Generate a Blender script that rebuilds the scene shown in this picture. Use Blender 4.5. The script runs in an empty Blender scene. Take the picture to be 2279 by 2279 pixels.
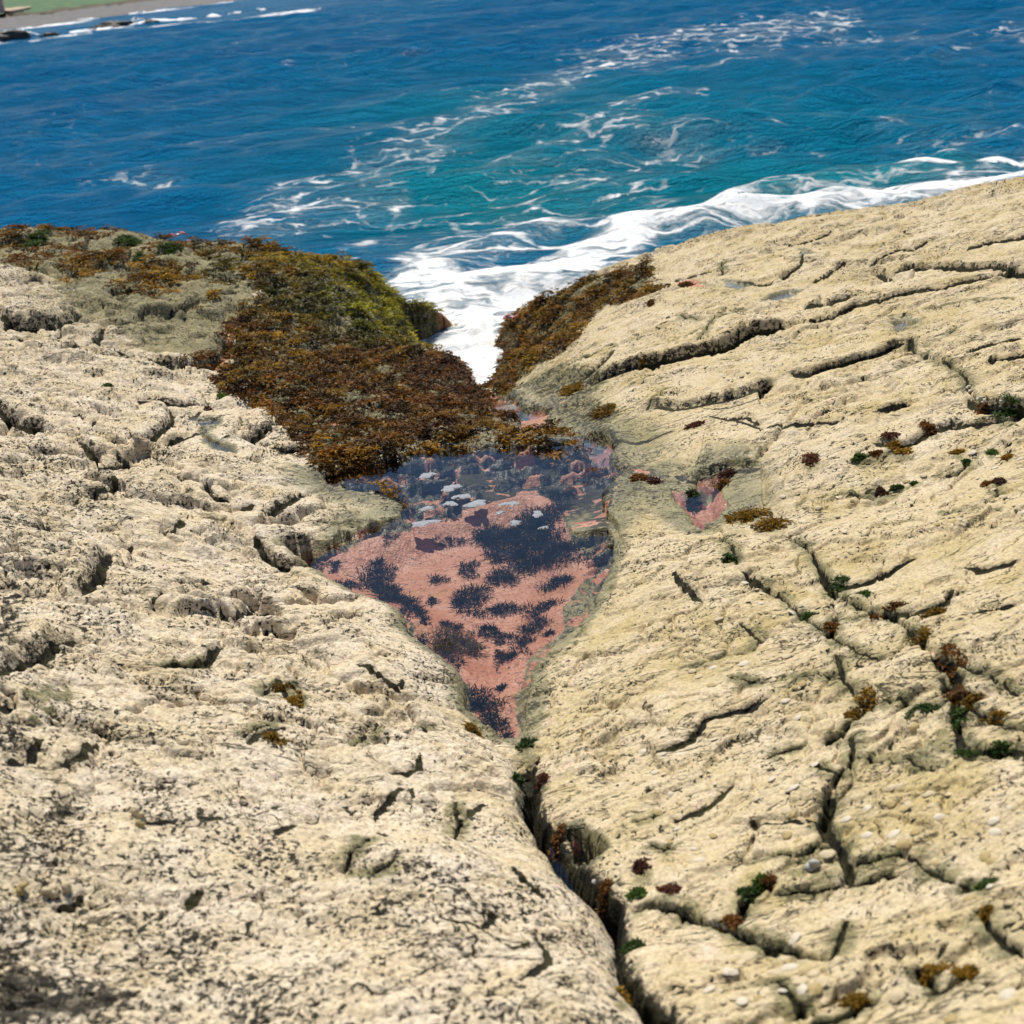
import bpy, bmesh, math, random
import numpy as np
from mathutils import Vector, Matrix

rng = np.random.default_rng(7)
random.seed(7)
SC = bpy.context.scene
COL = SC.collection
F32 = np.float32

# ------------------------------------------------------------------ camera
CAM = np.array([0.0, 0.0, 3.6])
PITCH, ROLL = math.radians(21.55), math.radians(6.0)
FPX = 1932 * 80 / 56.0
FWD = np.array([0, math.cos(PITCH), -math.sin(PITCH)])
_U0 = np.array([0, math.sin(PITCH), math.cos(PITCH)])
_X0 = np.array([1.0, 0, 0])
RGT = math.cos(ROLL) * _X0 - math.sin(ROLL) * _U0
UPV = math.cos(ROLL) * _U0 + math.sin(ROLL) * _X0

cd = bpy.data.cameras.new("camera")
cd.lens, cd.sensor_width, cd.sensor_fit = 80, 56, 'HORIZONTAL'
cd.clip_start, cd.clip_end = 0.1, 12000
cam = bpy.data.objects.new("camera", cd)
COL.objects.link(cam)
m = Matrix.Identity(4)
for i in range(3):
    m[i][0], m[i][1], m[i][2], m[i][3] = RGT[i], UPV[i], -FWD[i], CAM[i]
cam.matrix_world = m
SC.camera = cam
cd.dof.use_dof = True
cd.dof.focus_distance = 6.2
cd.dof.aperture_fstop = 7.0

# survey crops: the traced features were read off enlargements of the photograph
CROPS = {'M': (0, 0, 2279, 1932), 'A': (0, 0, 800, 1932), 'B': (800, 0, 800, 1932), 'C': (1500, 300, 779, 1932),
         'D': (0, 450, 700, 1932), 'E': (500, 500, 700, 1932), 'F': (1000, 600, 700, 1932), 'G': (600, 1000, 800, 1932),
         'H': (0, 900, 700, 1932), 'I': (0, 1450, 700, 1631), 'J': (650, 1500, 850, 1932), 'K': (1400, 1500, 879, 1932),
         'L': (1500, 900, 779, 1932), 'N': (1950, 650, 329, 1932), 'S': (1900, 980, 379, 1932), 'Q': (0, 0, 280, 1932),
         'R': (250, 0, 400, 1932)}

def px(crop, pts):
    ox, oy, w, s = CROPS[crop]
    a = np.array(pts, float).reshape(-1, 2)
    return (a * (w / s) + [ox, oy]) * (1932 / 2279)

def rays(p):
    p = np.asarray(p, float).reshape(-1, 2)
    d = FWD + RGT * ((p[:, :1] - 966) / FPX) + UPV * ((966 - p[:, 1:2]) / FPX)
    return d / np.linalg.norm(d, axis=1, keepdims=True)

def onplane(p, z):
    d = rays(p)
    t = (np.asarray(z) - CAM[2]) / d[:, 2]
    return CAM + d * t[:, None]

def project(x, y, z):
    v = np.stack([x, y, z - CAM[2]], -1)
    w = v @ FWD
    return 966 + FPX * (v @ RGT) / w, 966 - FPX * (v @ UPV) / w

# ------------------------------------------------------------------ noise
_ANG = np.linspace(0, 2 * np.pi, 1024, endpoint=False)
_CA, _SA = np.cos(_ANG).astype(F32), np.sin(_ANG).astype(F32)

def _hash(ix, iy, seed):
    h = ix.astype(np.uint32) * np.uint32(374761393) + iy.astype(np.uint32) * np.uint32(668265263) + np.uint32(seed * 974711 + 11)
    h = (h ^ (h >> np.uint32(13))) * np.uint32(1274126177)
    return h ^ (h >> np.uint32(16))

def pn(x, y, seed=0):
    xi, yi = np.floor(x), np.floor(y)
    xf, yf = (x - xi).astype(F32), (y - yi).astype(F32)
    xi, yi = xi.astype(np.int64), yi.astype(np.int64)
    u, v = xf * xf * xf * (xf * (xf * 6 - 15) + 10), yf * yf * yf * (yf * (yf * 6 - 15) + 10)
    def g(dx, dy):
        k = (_hash(xi + dx, yi + dy, seed) & np.uint32(1023)).astype(np.int32)
        return _CA[k] * (xf - dx) + _SA[k] * (yf - dy)
    a, b = g(0, 0), g(1, 0)
    c, d = g(0, 1), g(1, 1)
    a = a + (b - a) * u
    c = c + (d - c) * u
    return (a + (c - a) * v) * 1.5

def fbm(x, y, oct=4, seed=0, gain=0.5):
    s, a = 0, 1.0
    for o in range(oct):
        s = s + a * pn(x * 2 ** o, y * 2 ** o, seed + o * 17)
        a *= gain
    return s

def voro(x, y, seed=0):
    xi, yi = np.floor(x).astype(np.int64), np.floor(y).astype(np.int64)
    f1 = np.full(x.shape, 9, F32)
    f2 = np.full(x.shape, 9, F32)
    for dx in (-1, 0, 1):
        for dy in (-1, 0, 1):
            h = _hash(xi + dx, yi + dy, seed)
            jx = (h & np.uint32(255)).astype(F32) / 255
            jy = ((h >> np.uint32(8)) & np.uint32(255)).astype(F32) / 255
            d = np.hypot(xi + dx + jx - x, yi + dy + jy - y).astype(F32)
            f2 = np.minimum(f2, np.maximum(f1, d))
            f1 = np.minimum(f1, d)
    return f1, f2

def voro_id(x, y, seed=0):
    xi, yi = np.floor(x).astype(np.int64), np.floor(y).astype(np.int64)
    f1 = np.full(x.shape, 9, F32)
    f2 = np.full(x.shape, 9, F32)
    idn = np.zeros(x.shape, F32)
    for dx in (-1, 0, 1):
        for dy in (-1, 0, 1):
            h = _hash(xi + dx, yi + dy, seed)
            jx = (h & np.uint32(255)).astype(F32) / 255
            jy = ((h >> np.uint32(8)) & np.uint32(255)).astype(F32) / 255
            d = np.hypot(xi + dx + jx - x, yi + dy + jy - y).astype(F32)
            f2 = np.minimum(f2, np.maximum(f1, d))
            idn = np.where(d < f1, ((h >> np.uint32(16)) & np.uint32(255)).astype(F32) / 255, idn)
            f1 = np.minimum(f1, d)
    return f1, f2, idn

def sstep(a, b, x):
    t = np.clip((x - a) / (b - a), 0, 1)
    return t * t * (3 - 2 * t)

# ------------------------------------------------------------------ geometry of traced lines
def pdist(x, y, poly):
    """distance, signed side (left of travel positive), arc share"""
    best = np.full(x.shape, 1e9, F32)
    side = np.zeros(x.shape, F32)
    arc = np.zeros(x.shape, F32)
    L = np.linalg.norm(np.diff(poly, axis=0), axis=1)
    tot, acc = max(L.sum(), 1e-6), 0
    for k in range(len(poly) - 1):
        ax, ay = poly[k]
        bx, by = poly[k + 1]
        dx, dy = bx - ax, by - ay
        l2 = dx * dx + dy * dy + 1e-12
        t = np.clip(((x - ax) * dx + (y - ay) * dy) / l2, 0, 1)
        ex, ey = x - ax - t * dx, y - ay - t * dy
        d = np.hypot(ex, ey)
        m_ = d < best
        best = np.where(m_, d, best)
        side = np.where(m_, np.sign(dx * ey - dy * ex), side)
        arc = np.where(m_, (acc + t * L[k]) / tot, arc)
        acc += L[k]
    return best, side, arc

def inside(x, y, poly):
    r = np.zeros(np.shape(x), bool)
    n = len(poly)
    for k in range(n):
        x1, y1 = poly[k]
        x2, y2 = poly[(k + 1) % n]
        if y1 == y2:
            continue
        c = ((y1 > y) != (y2 > y)) & (x < (x2 - x1) * (y - y1) / (y2 - y1) + x1)
        r ^= c
    return r

# ------------------------------------------------------------------ large form of the shelf
SHORE = [(-900, 360, 1.6), (-400, 395, 1.6), (0, 430, 1.55), (150, 434, 1.48), (230, 437, 1.45), (330, 458, 1.36), (470, 470, 1.27),
         (560, 478, 1.2), (640, 484, 1.12), (700, 505, 1.0), (790, 548, .78), (830, 570, .62), (905, 594, .36), (860, 612, .36), (775, 626, .42),
         (800, 640, .42), (862, 660, .36), (885, 690, .34), (905, 718, .40),
         (926, 690, .42), (930, 650, .42), (944, 606, .5), (1000, 577, .68), (1060, 545, .85), (1150, 500, 1.02), (1250, 468, 1.15), (1350, 441, 1.26),
         (1450, 419, 1.35), (1550, 405, 1.42), (1650, 390, 1.47), (1700, 383, 1.5), (1800, 360, 1.55), (1932, 335, 1.6), (2400, 250, 1.65), (2900, 170, 1.7)]
CTRL = [(0, 520, 1.55), (0, 700, 1.62), (0, 900, 1.72), (0, 1150, 1.82), (0, 1400, 1.9), (0, 1650, 1.9), (0, 1932, 1.85), (-400, 900, 1.85), (-400, 1932, 2.0),
        (200, 560, 1.45), (200, 700, 1.52), (200, 900, 1.58), (250, 1100, 1.58), (250, 1300, 1.66), (300, 1600, 1.76), (400, 1932, 1.8),
        (420, 560, 1.32), (420, 700, 1.32), (420, 850, 1.38), (450, 1000, 1.42), (500, 1150, 1.46), (550, 1300, 1.52), (600, 1500, 1.63), (700, 1700, 1.72), (800, 1932, 1.78),
        (600, 520, 1.18), (600, 600, 1.15), (600, 700, 1.17), (600, 850, 1.29), (620, 950, 1.31),
        (750, 600, .92), (750, 720, 1.02), (850, 720, .75), (850, 800, 1.17), (930, 760, .86), (740, 860, 1.28),
        (800, 950, 1.29), (900, 1100, 1.29), (1000, 1000, 1.29), (900, 1250, 1.29), (960, 1380, 1.31),
        (700, 1200, 1.40), (800, 1300, 1.42), (900, 1450, 1.45), (1000, 1550, 1.5), (1100, 1700, 1.62), (1170, 1800, 1.68), (1200, 1932, 1.72),
        (950, 750, .95), (1000, 790, 1.09), (1060, 830, 1.17), (1140, 880, 1.25), (1200, 920, 1.28),
        (960, 720, .86), (1000, 680, 1.0), (1100, 620, 1.06), (1100, 700, 1.16), (1050, 740, 1.13), (1200, 560, 1.2), (1200, 700, 1.3), (1150, 800, 1.27),
        (1300, 520, 1.25), (1400, 600, 1.35), (1400, 750, 1.4), (1300, 850, 1.37), (1300, 910, 1.31), (1500, 500, 1.4), (1550, 700, 1.46), (1600, 850, 1.5),
        (1700, 600, 1.5), (1932, 500, 1.62), (1932, 700, 1.66), (1932, 950, 1.7), (1700, 950, 1.5), (1500, 950, 1.41), (1320, 960, 1.32), (1200, 1000, 1.35),
        (1150, 1100, 1.34), (1200, 1250, 1.4), (1100, 1350, 1.38), (1300, 1100, 1.45), (1400, 1300, 1.5), (1600, 1150, 1.54), (1932, 1200, 1.72), (1932, 1500, 1.78),
        (1932, 1932, 1.85), (1600, 1400, 1.58), (1600, 1700, 1.66), (1400, 1500, 1.54), (1100, 1500, 1.45), (1250, 1650, 1.55), (1350, 1800, 1.62), (1500, 1932, 1.72),
        (1200, 1750, 1.6), (2400, 900, 1.9), (2400, 1932, 2.0), (966, 2400, 1.88)]
_sp = np.array(SHORE)
shore3 = onplane(_sp[:, :2], _sp[:, 2])
_cp = np.array(CTRL)
ctrl3 = np.vstack([onplane(_cp[:, :2], _cp[:, 2]), shore3])
shore2 = shore3[:, :2]
land_poly = np.vstack([shore2, [[30, 2], [30, -3], [-30, -3], [-30, 2]]])

def _phi(r2):
    return 0.5 * r2 * np.log(r2 + 1e-9)

_P = ctrl3[:, :2]
_n = len(_P)
_K = _phi(((_P[:, None] - _P[None]) ** 2).sum(-1)) + np.eye(_n) * 0.02
_Q = np.hstack([np.ones((_n, 1)), _P])
_S = np.block([[_K, _Q], [_Q.T, np.zeros((3, 3))]])
_W = np.linalg.solve(_S, np.concatenate([ctrl3[:, 2], np.zeros(3)]))

def macro(x, y):
    sh = np.shape(x)
    x, y = np.ravel(x), np.ravel(y)
    out = _W[_n] + _W[_n + 1] * x + _W[_n + 2] * y
    for k in range(_n):
        out = out + _W[k] * _phi((x - _P[k, 0]) ** 2 + (y - _P[k, 1]) ** 2)
    return out.reshape(sh)

_TS = np.exp(np.linspace(math.log(1.4), math.log(19), 420))

def trace(p):
    d = rays(p)
    q = CAM + d[:, None, :] * _TS[None, :, None]
    below = q[..., 2] < macro(q[..., 0], q[..., 1])
    k = np.argmax(below, 1)
    k = np.where(below.any(1), np.maximum(k, 1), len(_TS) - 1)
    lo, hi = _TS[k - 1], _TS[k]
    for _ in range(12):
        mid = (lo + hi) / 2
        q = CAM + d * mid[:, None]
        b = q[:, 2] < macro(q[:, 0], q[:, 1])
        hi, lo = np.where(b, mid, hi), np.where(b, lo, mid)
    return CAM + d * hi[:, None]

def W(crop, pts):
    return trace(px(crop, pts))

# ------------------------------------------------------------------ the terrain grid (polar round the standpoint)
NR, NT = 1540, 1780
A0, A1 = math.radians(-47), math.radians(47)
R0, R1 = 1.05, 17.5
rr = np.exp(np.linspace(math.log(R0), math.log(R1), NR))
aa = np.linspace(A0, A1, NT)
X = (rr[:, None] * np.sin(aa)[None]).astype(F32)
Y = (rr[:, None] * np.cos(aa)[None]).astype(F32)
st = 10
ri = np.unique(np.r_[np.arange(0, NR, st), NR - 1])
ai = np.unique(np.r_[np.arange(0, NT, st), NT - 1])
_c = macro(X[np.ix_(ri, ai)].astype(float), Y[np.ix_(ri, ai)].astype(float))
_t = np.stack([np.interp(np.arange(NT), ai, row) for row in _c])
Z = np.stack([np.interp(np.arange(NR), ri, _t[:, j]) for j in range(NT)], 1).astype(F32)
del _t
BASE = Z.copy()

def window(poly, margin):
    x, y = poly[:, 0], poly[:, 1]
    r, a = np.hypot(x, y), np.arctan2(x, y)
    r0, r1 = r.min() - margin, r.max() + margin
    am = margin / max(r.min() - margin, 1.0)
    i0, i1 = np.searchsorted(rr, max(r0, R0)), np.searchsorted(rr, min(r1, R1))
    j0, j1 = np.searchsorted(aa, a.min() - am), np.searchsorted(aa, a.max() + am)
    return slice(max(i0, 0), max(i1, i0 + 1)), slice(max(j0, 0), max(j1, j0 + 1))

def height_at(x, y, arr=None):
    arr = Z if arr is None else arr
    r, a = np.hypot(x, y), np.arctan2(x, y)
    i = np.clip(np.log(r / R0) / math.log(R1 / R0) * (NR - 1), 0, NR - 1.001)
    j = np.clip((a - A0) / (A1 - A0) * (NT - 1), 0, NT - 1.001)
    i0, j0 = i.astype(int), j.astype(int)
    u, v = i - i0, j - j0
    return (arr[i0, j0] * (1 - u) * (1 - v) + arr[i0 + 1, j0] * u * (1 - v) + arr[i0, j0 + 1] * (1 - u) * v + arr[i0 + 1, j0 + 1] * u * v)
# ------------------------------------------------------------------ weed colours and the table of single tufts
BROWN, GOLD, LIME, GREEN, PURPLE, MOSS = [np.array(c) for c in ((.115, .052, .013), (.25, .155, .020), (.27, .27, .03), (.036, .068, .018), (.080, .032, .022), (.038, .075, .014))]
# single tufts: crop, x, y, rx, ry (crop px), colour, label
TUFTS = [
    ('S', 305, 592, 62, 34, PURPLE * .6, 'domed dark brown weed tuft on the open slab, left of a dark green one'),
    ('S', 485, 537, 55, 38, GREEN * .7, 'dark green weed tuft on the open slab beside a domed brown one'),
    ('S', 1655, 472, 55, 50, PURPLE * .6, 'dark weed tuft at the top of a short crack, near the right edge'),
    ('S', 1508, 497, 45, 24, BROWN * 1.3, 'small rust brown weed tuft next to the tuft on the short crack'),
    ('S', 690, 497, 26, 14, GREEN, 'tiny grey-green weed speck right of the dark tuft pair'),
    ('S', 580, 122, 115, 26, GOLD, 'long flat golden weed strip lying alone on the open slab'),
    ('S', 1175, 147, 65, 18, GOLD * .9, 'thin golden weed streak along a hairline crack, right of the flat golden strip'),
    ('S', 1572, 140, 45, 20, MOSS * 1.4, 'bright green weed tuft under the broad upper ledge at the right'),
    ('S', 1735, 207, 50, 22, GOLD * .8, 'small olive weed tuft just right of the bright green one'),
    ('S', 455, 75, 75, 36, GOLD * .75, 'golden brown weed plug at the upper end of a slanting crack'),
    ('S', 255, 155, 75, 22, BROWN, 'dark weed plug midway along the slanting crack'),
    ('S', 75, 185, 70, 26, MOSS * 1.2, 'green weed at the lower left end of the slanting crack'),
    ('S', 1290, 275, 50, 50, GREEN * .8, 'dark green weed in the curved notch of the slab'),
    ('L', 1400, 125, 42, 20, BROWN, 'olive brown weed ball where the broad ledge meets its rubble'),
    ('L', 1195, 178, 40, 20, PURPLE, 'reddish weed tuft under the pale rubble of the ledge'),
    ('L', 1850, 45, 90, 24, GREEN, 'green weed band beneath the dark overhang at the right edge'),
    ('L', 1700, 50, 26, 22, BROWN, 'brown weed tuft below the overhang, on the slab top'),
    ('L', 1365, 1312, 62, 50, GOLD * .55, 'shaggy brown weed tuft plugging the long crack'),
    ('L', 1535, 1440, 65, 95, BROWN * 1.1, 'tall brown weed mass at the fork of the long crack'),
    ('L', 305, 860, 38, 20, GREEN, 'round green weed tuft in the hollow below the side pool'),
    ('L', 535, 672, 85, 46, GOLD * .6, 'shaggy brown weed cushion at the top of the long crack'),
    ('L', 400, 632, 110, 36, GOLD * .65, 'low olive brown weed mat beside the side pool'),
    ('L', 265, 465, 50, 24, BROWN, 'brown weed tuft on the upper rim of the side pool'),
    ('L', 110, 545, 55, 22, GREEN * .5, 'dark weed sprig standing in the pink side pool'),
    ('L', 1050, 1048, 42, 22, MOSS * 1.1, 'green weed tuft in the gravelly joint of the long crack'),
    ('L', 915, 1008, 55, 34, GREEN, 'dark green weed filling the bend of the long crack'),
    ('L', 730, 1172, 34, 26, MOSS * 1.3, 'vivid green weed tuft in the lower parallel crack'),
    ('L', 870, 1235, 42, 26, BROWN, 'brown weed at the end of the lower parallel crack'),
    ('L', 760, 318, 45, 34, PURPLE * 1.2, 'reddish brown weed hanging at the end of the thick ledge'),
    ('L', 290, 395, 60, 20, PURPLE * .6, 'dark weed under the overhang above the side pool'),
    ('L', 1190, 1150, 90, 20, BROWN * .8, 'dark weed lining the undercut of the rounded slab block'),
    ('L', 1440, 1150, 60, 14, GOLD * .6, 'thin brown weed line under the rounded slab block, toward its right end'),
    ('K', 1743, 1043, 58, 32, GREEN * 1.2, 'dark green weed ring holding a pale limpet'),
    ('K', 1165, 130, 45, 50, GOLD * .75, 'golden weed at the wide top of a forked crack'),
    ('K', 1110, 205, 38, 40, GOLD * .6, 'olive weed running down the forked crack'),
    ('K', 60, 955, 40, 32, PURPLE * .7, 'dark red weed ball at the corner where two cracks meet'),
    ('K', 45, 1082, 42, 26, MOSS * 1.4, 'vivid green weed by the mouth of the crack, near the pink crevice pool'),
    ('K', 195, 1062, 60, 26, PURPLE * 1.3, 'reddish weed patch in the crack mouth right of the vivid green one'),
    ('K', 672, 1042, 52, 28, BROWN, 'brown weed clump at the shore of the gravel hollow'),
    ('K', 640, 1030, 26, 16, MOSS * 1.6, 'small vivid green weed sprout beside the gravel hollow'),
    ('K', 590, 1110, 45, 30, GREEN, 'green weed in the short crack leading to the gravel hollow'),
    ('K', 505, 1212, 62, 34, BROWN * 1.2, 'red-brown weed at the joint of two diagonal cracks'),
    ('K', 1488, 1458, 52, 34, GOLD * .8, 'golden weed in the left arm of a v-shaped crack'),
    ('K', 1645, 1470, 60, 24, GOLD * .75, 'golden weed in the right arm of a v-shaped crack'),
    ('K', 1110, 1610, 66, 34, GOLD * .7, 'golden weed in the lowest notch of the right slab'),
    ('K', 1605, 225, 36, 46, MOSS, 'green weed in the upright crack above the wet brown patch'),
    ('K', 1660, 392, 60, 20, MOSS * .8, 'green weed at the left end of the crack right of the wet brown patch'),
    ('K', 1820, 388, 70, 18, MOSS, 'green weed strip along the crack leaving the frame at the right'),
    ('K', 1600, 110, 44, 46, BROWN, 'dark brown weed in the meeting point of three cracks'),
    ('K', 1665, 165, 50, 20, GOLD * .6, 'olive weed just right of the meeting point of three cracks'),
    ('K', 1790, 225, 62, 24, GOLD * .6, 'olive weed lining the crack that slopes to the right edge'),
    ('K', 1440, 170, 70, 14, GREEN, 'dark green weed thread along the crack left of the three-way joint'),
    ('K', 1745, 1190, 24, 26, GOLD * .7, 'small golden weed sprig in the crack under the weed ring'),
    ('I', 1530, 250, 46, 70, GOLD * .7, 'golden brown weed curl in a horseshoe groove of the left shelf'),
    ('I', 1450, 190, 45, 22, GOLD * .5, 'dark end of the weed in the horseshoe groove'),
    ('I', 1420, 452, 50, 42, GOLD * .6, 'olive weed tuft below the horseshoe groove'),
    ('D', 855, 350, 40, 34, GREEN, 'dark green weed knob on the block edge of the left headland'),
    ('D', 1035, 300, 60, 44, MOSS * .8, 'mossy green weed knob in the middle of the left headland'),
    ('D', 780, 235, 62, 50, GREEN * 1.1, 'green weed sheet down the side of the tallest headland block'),
    ('D', 225, 150, 40, 24, LIME * .6, 'yellow-green weed cap on the skyline of the left headland'),
    ('D', 225, 250, 60, 36, GREEN * 1.2, 'dark green weed tuft below the yellow-green skyline cap'),
    ('D', 660, 1132, 24, 18, GREEN, 'lone dark green weed tuft on the pale left boulders'),
    ('D', 1360, 1192, 26, 14, MOSS * 1.8, 'tiny emerald weed patch at the edge of the brown bed'),
    ('D', 1280, 1278, 24, 18, PURPLE, 'small dark weed tuft in the left gully'),
    ('J', 915, 290, 34, 18, GOLD * .7, 'small golden weed tuft on the left bank at the narrow end of the pool'),
    ('J', 1185, 362, 46, 34, GREEN * .8, 'dark weed plug closing the narrow tip of the pool'),
    ('J', 1142, 530, 22, 30, MOSS * .8, 'green weed on the left lip of the great crack'),
    ('J', 1268, 530, 30, 14, PURPLE * 1.2, 'rust brown weed on the right lip of the great crack'),
    ('J', 1340, 870, 45, 40, BROWN, 'brown weed wedged in the great crack above its pink pool'),
    ('J', 1580, 1130, 46, 36, BROWN, 'red-brown weed wedged in the great crack below its pink pool'),
    ('J', 1665, 1628, 30, 24, GOLD * .8, 'golden weed spot on the left bank near the bottom edge'),
    ('J', 1720, 1390, 46, 30, GREEN, 'dark green weed on the right wall of the great crack'),
    ('F', 880, 1262, 56, 44, BROWN * 1.2, 'brown weed tuft on the flooded shelf right of the pool'),
    ('F', 1165, 1278, 44, 26, BROWN, 'brown weed tuft where the lower channel ends'),
    ('F', 1255, 1300, 36, 40, PURPLE * .7, 'dark weed under the rock corner at the channel end'),
    ('F', 750, 745, 60, 36, GOLD * .7, 'golden weed under the shadowed rock shoulder'),
    ('F', 740, 1360, 32, 20, BROWN, 'small brown weed tuft on the pool rim, right of the foam'),
    ('F', 1460, 105, 40, 14, BROWN * .8, 'dark weed strip in the small red hollow of the upper slab'),
    ('F', 1510, 960, 50, 16, PURPLE * 1.2, 'rusty weed under the middle ledge of the right slab'),
    ('F', 950, 880, 80, 34, GOLD * .45, 'olive brown weed patch below the channel shoulder'),
    ('F', 1190, 590, 30, 16, GOLD * .5, 'small olive weed at the foot of the upper long ledge'),
    ('F', 1235, 210, 26, 16, BROWN, 'small brown weed tuft just off the weedy shoulder'),
]
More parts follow.
